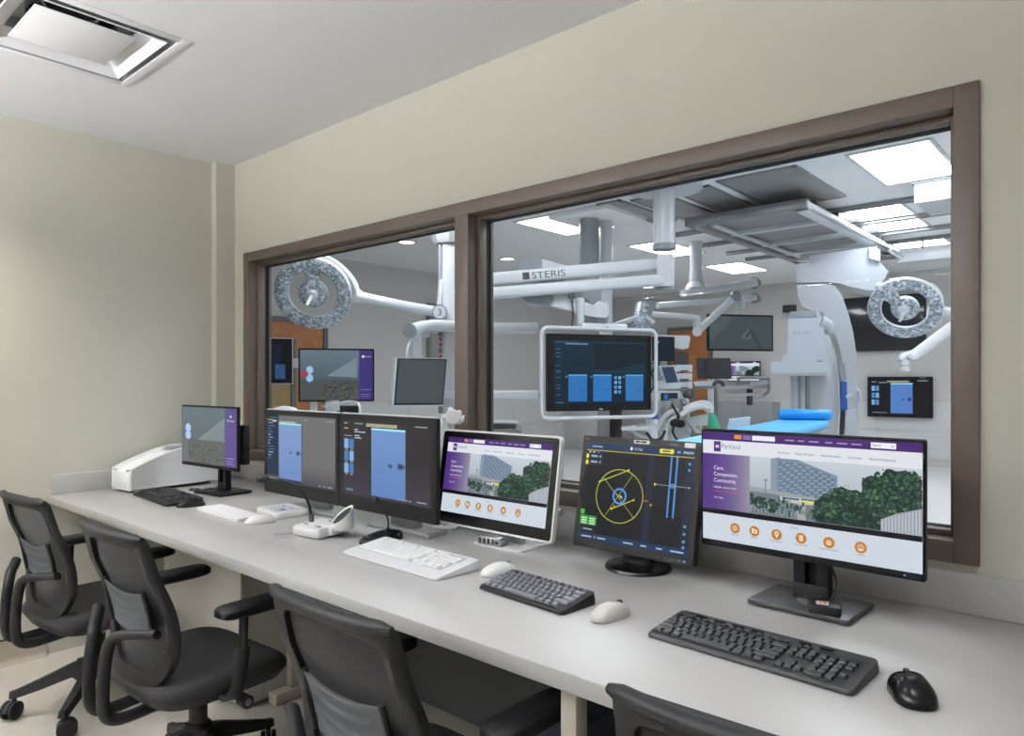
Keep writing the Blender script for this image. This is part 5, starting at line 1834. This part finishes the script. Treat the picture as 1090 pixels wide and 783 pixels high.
# ---- big display boom
t = thing('display_boom', 'white ceiling boom with thick column and two lettered parallel arms', 'equipment boom', tuple(P(707, 200, 6.3)))
col0 = P(707, 230, 6.3)
MB().cyl((col0.x, col0.y, 2.56), (col0.x, col0.y, ZO - .06), .096, n=32).build('column', M_ORW, t, True)
MB().cyl((col0.x, col0.y, ZO - .07), (col0.x, col0.y, ZO - .001), .33, n=40).build('ceiling_plate', M_ORW, t, True)
MB().cyl((col0.x, col0.y, 2.53), (col0.x, col0.y, 2.58), .102, n=32).build('collar', M_ORG, t, True)
jt = MB()
jt.pxprism([(699, 272), (703, 270), (716, 270), (718, 274), (718, 300), (716, 304), (699, 304)], 6.2, .2)
jt.build('elbow_block', M_ORW, t, True)
MB().cyl(P(708, 302, 6.3), P(708, 309, 6.3), .08).build('elbow_foot', M_ORG, t, True)
def bar(mb, p0, p1, h, w_):
    """Square section arm between two points (h tall, w_ wide)."""
    p0, p1 = Vector(p0), Vector(p1)
    d = (p1 - p0).normalized()
    s = d.cross(UP).normalized()
    u_ = s.cross(d)
    sec = rrect(w_, h, min(h, w_) * .3, 4)
    mb.rings([[tuple(p + s * a_ + u_ * b_) for a_, b_ in sec] for p in (p0, p1)])
    return mb
up_arm = bar(MB(), P(500, 299.5, 5.95), P(703, 281, 6.28), .11, .10).build('upper_arm', M_ORW, t, True)
tx = MB()
dA = (P(703, 281, 6.28) - P(500, 299.5, 5.95)).normalized()
nA = dA.cross(UP).normalized()
uA = nA.cross(dA)
o_ = P(564, 296.5, 6.0) + nA * .052 - uA * .0
fr_ = (P(564, 293.7, 6.05))
tA = (fr_ - P(500, 299.5, 5.95)).dot(dA)
base_pt = P(500, 299.5, 5.95) + dA * tA + nA * .051
text_on(tx, 'STERIS', base_pt - uA * .03, dA, uA, .078, 0, .30)
tx.build('lettering', M_DGR, up_arm, True)
lg = MB()
q0 = base_pt - dA * .075 - uA * .032
lg.add([tuple(q0 + dA * a_ + uA * b_) for a_, b_ in ((0, 0), (.06, 0), (.06, .06), (0, .06))], [(0, 1, 2, 3)])
lg.build('logo_block', M_DGR, up_arm, True)
bar(MB(), P(500, 314, 5.9), P(703, 298, 6.24), .10, .10).build('lower_arm', M_ORW, t, True)
MB().pxprism([(552, 280), (555, 274.5), (572, 273), (577, 276), (577, 285), (552, 288)], 6.08, .3).build('hub_cap', M_ORG, t, True)
MB().pxprism([(552, 311), (583, 306), (590, 316), (588, 323), (578, 324), (562, 322), (554, 316)], 6.08, .28).build('hub_base', M_ORG, t, True)
MB().pxprism([(575, 278), (577, 275), (607, 284), (600, 302), (575, 306)], 6.14, .2).build('hub_body', M_ORW, t, True)
MB().pxprism([(574, 311), (585, 308.5), (640, 327), (643, 340), (586, 325)], 6.1, .14).build('spring_arm', M_ORW, t, True)
MB().pxprism([(612, 306), (640, 300), (640, 318), (630, 322)], 6.35, .1).build('gusset', M_ORL, t, True)
kn = MB().pxprism([(632, 324), (637, 320), (647, 324), (649, 333), (645, 338), (632, 337)], 6.05, .2)
kn.build('knuckle', M_ORW, t, True)
MB().cyl(P(638.5, 337, 6.15), P(638.5, 346.5, 6.15), .075, .06).build('swivel', M_ORG, t, True)

def boom_page(s):
    s.rect(0, 0, 1, 1, grad('boom_dark', (14, 32, 50), (18, 42, 56), 'Z', 0, 1))
    s.rect(.42, .55, .98, .97, (16, 30, 40)); s.poly([(.62, .55), (.98, .55), (.98, .66)], (24, 48, 62)); s.rect(.42, .5, .98, .53, (26, 56, 72))
    s.rect(.12, .94, .36, .955, (130, 160, 186)); s.rect(.02, .97, .25, .98, (40, 110, 170)); s.rect(.0, .965, .99, .972, (30, 76, 120)); s.rect(.4, .5, .405, .97, (30, 56, 74))
    for i, (u, c) in enumerate(((.15, (44, 112, 180)), (.415, (44, 116, 188)), (.77, (52, 118, 178)))):
        s.rect(u, .05, u + .20, .47, c)
        s.rect(u, .45, u + .20, .47, (90, 170, 220))
        s.rect(u + .12, .2, u + .135, .225, (30, 70, 120)); s.rect(u + .16, .22, u + .17, .25, (30, 70, 120)); s.rect(u - .03, .42, u - .01, .45, (90, 120, 150))
    for r in range(4):
        for c in range(2):
            s.rect(.645 + c * .045, .17 + r * .075, .675 + c * .045, .22 + r * .075, (80, 150, 210) if (r + c) % 2 else (120, 170, 210))
    for v in (.86, .8, .74, .6, .52, .5, .42, .3, .25, .15):
        s.rect(.02, v, .07, v + .01, (80, 110, 140))
    s.rect(.02, .03, .1, .04, (90, 130, 170))


# the display faces between the viewer and the table
dl, dr = P(583, 397, 5.95), P(693, 396, 6.3)
dc = (dl + dr) / 2
ang = math.atan2(dr.y - dl.y, dr.x - dl.x)
Wd = (dr - dl).length
t = flat_screen('surgical_display', 'large dark boom display in a white tubular frame showing three blue panels', dc, ang, Wd, .655, boom_page, .055, .07, M_BLK, face=M_BLK)
fr2 = MB()
fx0, fx1, fz0, fz1, rr = -Wd / 2 - .07, Wd / 2 + .03, -.385, .375, .06
pth = []
for cx, cz, a0 in ((fx1 - rr, fz1 - rr, 0), (fx0 + rr, fz1 - rr, 90), (fx0 + rr, fz0 + rr, 180), (fx1 - rr, fz0 + rr, 270)):
    for k in range(6):
        a_ = math.radians(a0 + 18 * k)
        pth.append((cx + rr * math.cos(a_), -.03, cz + rr * math.sin(a_)))
pth.append(pth[0])
fr2.tube(pth, .017, 10)
fr2.build('tube_frame', M_ORW, t, angle=60)
MB().box((.02, .01, .39), (.44, .1, .065), .012).build('mount_bar', M_ORW, t)
MB().tube([(-.18, .03, .40), (-.18, .03, .64)], .034, 14).build('mount_post', M_ORW, t)
MB().tube(smooth_path([(-.27, .02, .36), (-.25, .03, .5), (-.26, .04, .66)], 5), .008, 8).build('cable', M_DGR, t)
MB().ball((-.26, .04, .655), .03).build('cable_gland', M_DGR, t)
tx = MB()
tx.box((0, -.003, -.314), (.035, .001, .01))
tx.build('badge', M_ORL, t)
MB().box((.04, -.042, .385), (.016, .004, .016), .002).build('status_dot', M_INK, t)

# ---- second ceiling hub with grey and white drums
t = thing('ceiling_hub', 'pair of grey and white ceiling drums behind the lettered arm with a long vertical tube', 'ceiling mount', tuple(P(640, 262, 7.6)))
t.location.z = ZO
g = P(627, 270, 7.5)
MB().cyl((g.x, g.y, P(0, 285, 7.5).z), (g.x, g.y, ZO - .06), .105, n=28).build('grey_drum', M_ORG, t, True)
g2 = P(645, 270, 7.6)
MB().cyl((g2.x, g2.y, P(0, 360, 7.6).z), (g2.x, g2.y, ZO - .06), .07, n=28).build('white_tube', M_ORW, t, True)
MB().box(((g.x + g2.x) / 2, (g.y + g2.y) / 2, ZO - .03), (.75, .75, .055), .01).build('ceiling_plate', M_ORCEIL, t, True)

# small side-on lamp between display and monitors
t = thing('side_lamp', 'small grey surgical lamp seen edge on above the boom display', 'surgical lamp', tuple(P(685, 335, 7.6)))
MB().tube([P(682, 351, 7.6), P(688, 322, 7.7)], [.1, .1], 20, flat=.35).build('lamp_body', M_ORG, t, True)
MB().tube([P(679, 350, 7.6), P(685, 322, 7.7)], [.08, .09], 20, flat=.3).build('lens', M_LENS, t, True)
MB().tube([P(688, 337, 7.6), P(696, 344, 7.55)], .022, 10).build('handle', M_ORW, t, True)
MB().tube([P(683, 337, 7.65), P(668, 341, 7.65), P(652, 346, 7.65)], [.03, .028, .02], 10).build('yoke', M_ORW, t, True)

# ---- monitor boom at centre back with folded arms
t = thing('monitor_boom', 'white folded arms on a short ceiling drum holding the monitor over the table', 'equipment boom', tuple(P(741, 292, 9.0)))
dcn = P(741, 300, 9.0)
MB().cyl((dcn.x, dcn.y, P(0, 305, 9).z), (dcn.x, dcn.y, P(0, 289, 9).z), .085, n=24).cyl((dcn.x, dcn.y, P(0, 290, 9).z), (dcn.x, dcn.y, ZO), .075, n=24).build('ceiling_drum', M_ORW, t, True)
MB().cyl((dcn.x, dcn.y, P(0, 307, 9).z), (dcn.x, dcn.y, P(0, 301, 9).z), .14, .1, n=24).build('drum_skirt', M_ORW, t, True)
bar(MB(), P(727, 312, 8.9), P(804, 301, 9.2), .09, .12).build('first_arm', M_ORW, t, True)
MB().tube([P(803, 301, 9.2), P(807, 301, 9.25)], [.08, .05], 16).build('arm_end', M_ORG, t, True)
bar(MB(), P(700, 325, 8.8), P(804, 317, 9.1), .07, .1).build('second_arm', M_ORW, t, True)
MB().tube([P(803, 317, 9.1), P(807, 318, 9.15)], [.07, .05], 16).build('arm_end', M_ORG, t, True)
bar(MB(), P(690, 334, 8.4), P(742, 338, 8.5), .06, .08).build('link_arm', M_ORW, t, True)
MB().tube([P(741, 337, 8.5), P(742, 353, 8.5)], .045, 14).build('elbow', M_ORW, t, True)
MB().tube([P(742, 353, 8.42), P(742, 353, 8.58)], .055, 18).build('elbow_cap', M_ORL, t, True)
bar(MB(), P(742, 353, 8.5), P(783, 315, 8.85), .075, .08).build('diagonal_arm', M_ORW, t, True)
MB().ball(tuple(P(783, 315, 8.8)), .07).build('wrist', M_ORG, t, True)
MB().cyl(P(789, 318, 8.9), P(789, 327, 8.9), .045).cyl(P(789, 327, 8.9), P(789, 334, 8.9), .02).build('drop_post', M_ORW, t, True)
def off_screen_reflections(s):  # reflections on the switched-off screen, painted as faintly glowing grey shapes
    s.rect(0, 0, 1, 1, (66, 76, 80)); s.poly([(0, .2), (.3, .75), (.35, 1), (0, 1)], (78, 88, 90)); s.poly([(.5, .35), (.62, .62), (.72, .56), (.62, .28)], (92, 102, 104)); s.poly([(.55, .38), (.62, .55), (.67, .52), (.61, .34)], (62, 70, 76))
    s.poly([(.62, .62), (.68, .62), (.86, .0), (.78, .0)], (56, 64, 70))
ml, mr = P(753.5, 355, 8.8), P(823, 353, 9.0)
mcen = (ml + mr) / 2
t = flat_screen('monitor', 'wide switched off grey monitor hanging from the folded white arms', mcen, math.atan2(mr.y - ml.y, mr.x - ml.x), (mr - ml).length, .455, off_screen_reflections, .022, .06, M_BLK)
MB().box((0, .03, .24), (.1, .04, .05), .006).build('hanger', M_ORW, t)

# ---- back wall screens and shelf workstation
t = thing('wall_screen', 'big dark glossy screen on the back wall behind the imaging arm', 'wall screen', (-3.18, 10.75, 2.31))
MB().box((0, 0, 0), (1.22, .09, .90), .006).build('housing', M_BLK, t)
MB().box((0, -.046, 0), (1.19, .004, .87), .001).build('screen', M_DKGL, t)
t = thing('small_wall_box', 'small black box on the back wall left of the imaging arm', 'wall box', tuple(P(836, 329, 12.8)))
MB().pxprism([(833, 325), (850, 324), (850, 331), (833, 332.5)], 12.7, .1).build('case', M_BLK, t, True)
MB().pxprism([(835, 326.5), (848, 326), (848, 329.5), (835, 330.5)], 12.69, .02).build('front', M_DKGL, t, True)
def back_page(s):
    s.rect(0, 0, 1, 1, (24, 22, 26)); s.rect(.36, .06, .72, .88, (86, 128, 196)); s.rect(.36, .84, .72, .88, (150, 210, 240)); s.rect(.3, .90, .66, .94, (170, 170, 130))
    s.rect(.55, .42, .58, .46, (50, 66, 100)); s.rect(.645, .4, .7, .48, (50, 60, 90))
    for r in range(3):
        for c in range(2):
            s.rect(.04 + c * .07, .28 + r * .19, .095 + c * .07, .42 + r * .19, (80, 140, 200) if (r + c) % 2 else (120, 180, 220))
    s.rect(.04, .9, .12, .92, (150, 170, 180)); s.rect(.16, .88, .3, .9, (150, 170, 180)); s.rect(.8, .93, .96, .95, (170, 170, 180)); s.rect(.05, .06, .3, .08, (140, 140, 150))
t = flat_screen('monitor', 'black monitor on the right part of the back wall showing one blue panel', ((-3.415 - 2.465) / 2, 10.70, 1.10), 0, .95, .66, back_page, .03, .08, M_BLK)
MB().box((0, .09, 0), (.3, .02, .3), .004).build('wall_mount', M_DGR, t)
tx = MB()
text_on(tx, 'PHILIPS', (.3, -.006, .303), (1, 0, 0), (0, 0, 1), .022)
tx.build('badge', M_ORL, t)
t = flat_screen('monitor', 'small far monitor with tiny web page above the wall mounted keyboard shelf', ((-5.772 - 5.158) / 2, 10.5, 1.535), 0, .62, .37, lambda s: web_page(s, True), .014, .04, M_BLK)
MB().box((0, .17, 0), (.08, .26, .1), .006).build('bracket', M_DGR, t)
t = thing('keyboard_shelf', 'grey wall mounted keyboard shelf below the small far monitor', 'wall shelf', (-5.45, 10.7, 1.15))
MB().pxprism([(752, 411), (818, 409), (819, 413), (752, 415)], 11.6, .35).build('shelf', M_GREY, t, True)
MB().pxprism([(769, 419.5), (812, 418), (812, 421), (769, 422)], 11.5, .3).build('tray', M_GREY, t, True)
MB().tube(smooth_path([P(785, 410, 11.6), P(786, 404, 11.6), P(789, 402, 11.6), P(815, 402, 11.6), P(818, 404, 11.6), P(818, 416, 11.6), P(812, 421, 11.6)], 5), .025, 8).build('guard_rail', M_STEEL, t, True)
MB().tube([P(798, 413, 11.7), P(798, 430, 11.8)], .05, 12).build('wall_arm', M_DGR, t, True)
MB().pxprism([(798, 406), (818, 405), (818, 409), (798, 410)], 11.55, .2).build('keyboard_rest', M_ORG, t, True)
t = thing('wall_cabinet', 'low grey cabinet under the keyboard shelf on the back wall', 'cabinet', (-5.6, 10.5, 0))
MB().span((-6.0, 10.4, 0), (-4.9, 10.79, .98), .006).build('body', M_GREY, t, True)
for x in (-5.98, -5.44):
    do = MB().span((x, 10.385, .1), (x + .52, 10.4, .95), .003).build('door', M_GREY, t, True)
    MB().span((x + .46, 10.365, .5), (x + .475, 10.385, .65), .003).build('handle', M_STEEL, do, True)
t = thing('flat_monitor', 'plain black monitor back on a pole at centre between wall screen and anaesthesia machine', 'monitor', tuple(P(760, 392, 8.6)))
MB().pxprism([(740.5, 381), (777.5, 381), (779, 403), (742.5, 403)], 8.55, .05).build('housing', M_DGR, t, True)
MB().pxprism([(752, 384), (768, 384), (768, 400), (752, 400)], 8.52, .03).build('mount_plate', M_DGR, t, True)
MB().tube([P(757, 400, 8.62), P(757, 470, 8.62)], .04, 12).build('pole', M_ORL, t, True)
MB().tube([P(762, 402, 8.62), P(761.5, 414, 8.62)], .02, 8).build('cable', M_GREY, t, True)
t = thing('instrument_rail', 'narrow steel instrument table at centre with a round cuff on top', 'instrument table', tuple(P(775, 412, 8.2)))
t.location.z = 0
MB().pxprism([(735, 411), (765, 410.5), (765, 413.5), (735, 414)], 8.0, .3).build('top', M_STEEL, t, True)
MB().pxprism([(738, 406), (756, 405), (757, 410), (740, 411)], 8.0, .12).build('scanner_head', M_ORW, t, True)
MB().tube(smooth_path([P(760, 411, 8.05), P(761, 407.5, 8.05), P(765, 406, 8.05), P(769, 407.5, 8.05), P(770, 411, 8.05)], 5), .022, 8).build('cuff', M_DGR, t, True)
for x in (738, 762):
    MB().tube([P(x, 413, 8.1), P(x, 530, 8.1)], .02, 8).build('leg', M_STEEL, t, True)

# ---- anaesthesia machine
t = thing('anaesthesia_machine', 'tall white and grey anaesthesia machine with several screens right of the boom display', 'anaesthesia machine', tuple(P(715, 430, 7.3)))
t.location.z = 0
MB().pxprism([(690, 418), (700, 402), (733, 400), (735, 470), (735, 580), (690, 580)], 7.3, .5).build('body', M_ORL, t, True)
MB().pxprism([(690, 386), (703, 384), (703, 420), (690, 420)], 7.35, .3).build('side_tower', M_ORG, t, True)
for y0 in (388, 397, 406):
    d_ = MB().pxprism([(719, y0), (737, y0), (737, y0 + 7.5), (719, y0 + 7.5)], 7.22, .35).build('drawer', M_ORW, t, True)
    MB().pxprism([(724, y0 + 6), (733, y0 + 6), (733, y0 + 7), (724, y0 + 7)], 7.2, .02).build('drawer_handle', M_DGR, d_, True)
mh = MB().pxprism([(694, 358), (718, 358.5), (718, 384), (694, 384)], 7.25, .08).build('vitals_screen_housing', M_BLK, t, True)
q_ = MB().add([tuple(P(x, y, 7.245)) for x, y in ((695.5, 383), (716.5, 383), (716.5, 360), (695.5, 360))], [(0, 1, 2, 3)]).build('screen', em((24, 36, 46)), mh, True)
MB().add([tuple(P(x, y, 7.24)) for x, y in ((697, 364.5), (702, 364.5), (702, 363), (697, 363))], [(0, 1, 2, 3)]).build('screen_line', em((70, 190, 226)), mh, True)
MB().pxprism([(694, 356), (733, 357), (735, 359), (733, 370), (727, 372), (718, 370), (718, 358.5), (694, 358)], 7.28, .2).build('head_cover', M_ORL, t, True)
MB().pxprism([(717, 374), (733, 375), (733, 389), (717, 388)], 7.26, .3).build('monitor_rear', M_DGR, t, True)
th = MB().pxprism([(701, 389), (718, 388.5), (725, 411), (724, 413.5), (708, 413.5)], 7.1, .05).build('tablet_housing', M_ORW, t, True)
MB().add([tuple(P(x, y, 7.09)) for x, y in ((709.5, 407.5), (722, 406.5), (717, 390), (704, 390.5))], [(0, 1, 2, 3)]).build('tablet_screen', em((48, 66, 92)), th, True)
gh = MB().pxprism([(699, 416), (724, 416), (724, 429), (700, 429)], 7.12, .16).build('gas_module', M_ORW, t, True)
MB().add([tuple(P(x, y, 7.115)) for x, y in ((703.5, 426.5), (721.5, 426.5), (721.5, 418), (703.5, 418))], [(0, 1, 2, 3)]).build('module_screen', em((30, 44, 54)), gh, True)
MB().add([tuple(P(x, y, 7.11)) for x, y in ((707, 425), (711, 425), (711, 419.5), (707, 419.5))], [(0, 1, 2, 3)]).build('module_readout', em((52, 110, 170)), gh, True)
for i, pts in enumerate((((700, 470), (702, 452), (712, 440), (722, 436)), ((707, 470), (709, 456), (716, 446), (728, 440)), ((728, 436), (740, 430), (752, 429), (757, 436)), ((724, 442), (738, 434), (750, 433), (756, 440)))):
    MB().tube(smooth_path([P(x, y, 7.0 - .03 * i) for x, y in pts], 6), .028, 10).build('breathing_hose', M_ORW, t, True)
for x, y in ((718, 450), (724, 451)):
    MB().ball(tuple(P(x, y, 6.95)), (.05, .05, .04)).build('valve', M_BLK, t, True)
MB().pxprism([(728, 446), (752, 442), (756, 446), (756, 452), (728, 456)], 7.0, .3).build('absorber_arm', M_ORL, t, True)
MB().ball(tuple(P(732, 420, 7.1)), .05).build('knob', M_DGR, t, True)
MB().tube([P(729, 418, 7.1), P(737, 417, 7.1)], .02, 8).build('knob_stem', M_DGR, t, True)
for x, y, r in ((696, 434, .09), (708, 434, .08), (720, 432, .09)):
    MB().cyl(P(x, y - 8, 7.15), P(x, y + 12, 7.15), r, n=18).build('vaporizer', M_GREY, t, True)
for i, pts in enumerate((((697, 432), (694, 446), (700, 458), (706, 470)), ((715, 430), (722, 444), (716, 458), (722, 470)), ((728, 424), (733, 434), (730, 446), (736, 456)), ((701, 386), (694, 396), (697, 408), (692, 418)))):
    MB().tube(smooth_path([P(x, y, 6.92 + .02 * i) for x, y in pts], 6), .011, 8).build('cable', M_INK if i % 2 else M_GREY, t, True)
for i, (x, y, w_, h_, m_) in enumerate(((727, 424, 6, 5, M_ORW), (736, 431, 5, 8, M_ORG), (728, 456, 8, 6, M_ORW), (741, 456, 8, 5, M_ORL), (712, 460, 8, 8, M_ORW), (700, 400, 6, 5, M_ORG))):
    MB().pxprism([(x, y), (x + w_, y), (x + w_, y + h_), (x, y + h_)], 7.02, .12).build('side_module', m_, t, True)
for x in (733, 739, 745):
    MB().tube([P(x, 452, 6.98), P(x, 456, 6.98), P(x + 2, 459, 6.98)], .018, 8).build('port_elbow', M_ORW, t, True)
t = thing('breathing_bag', 'green breathing bag hanging at the end of the white hose', 'breathing bag', tuple(P(759, 448, 6.85)))
MB().tube([P(757, 437, 6.85), P(757.5, 441, 6.85), P(759, 448, 6.85), P(760, 456, 6.85), P(760, 462, 6.85)], [.012, .03, .05, .06, .05], 16).build('bag', M_TEAL, t, True)
MB().tube([P(756.5, 434, 6.85), P(757, 439, 6.85)], .022, 10).build('neck', M_ORL, t, True)
# suction canister and tray on arm
t = thing('canister', 'clear suction canister with a blue lid below the boom display', 'canister', tuple(P(694, 450, 6.5)))
MB().cyl(P(694, 445, 6.5), P(694, 466, 6.5), .055, .05, n=20).build('jar', M_ORL, t, True)
MB().cyl(P(694, 441, 6.5), P(694, 445.5, 6.5), .06, n=20).build('lid', M_NAVY, t, True)
MB().tube([P(694, 466, 6.5), P(694, 564.5, 6.5)], .03, 12).build('stand_pole', M_STEEL, t, True)
t = thing('tray_arm', 'small white tray on a slanted arm below the boom display', 'tray', tuple(P(676, 455, 6.2)))
MB().pxprism([(661, 455.5), (699, 453), (700, 455.5), (699, 457.5), (662, 458)], 6.0, .26).build('tray', M_ORW, t, True)
MB().pxprism([(676, 454.5), (680, 451.5), (688, 452), (690, 454.5)], 6.05, .1).build('dock', M_ORG, t, True)
bar(MB(), P(671, 458, 6.1), P(700, 473, 6.2), .03, .04).build('arm', M_ORW, t, True)
MB().tube(smooth_path([P(688, 460, 6.1), P(695, 468, 6.1), P(704, 466, 6.1), P(708, 458, 6.1)], 5), .012, 8).build('cable', M_INK, t, True)
MB().tube([P(673, 458, 6.12), P(673, 574.4, 6.12)], .02, 10).build('stand_pole', M_STEEL, t, True)
# storage columns by the corner
t = thing('supply_cabinet', 'grey supply cabinet with glass front standing at the far left corner', 'cabinet', (-8.3, 9.7, 0))
MB().span((-8.67, 9.3, 0), (-7.9, 10.2, 1.05), .006).build('body', M_WAINS, t, True)
MB().span((-7.9, 9.32, .1), (-7.885, 9.74, 1.02), .003).build('door', M_GREY, t, True)
MB().span((-7.9, 9.76, .1), (-7.885, 10.18, 1.02), .003).build('door', M_DKGL, t, True)
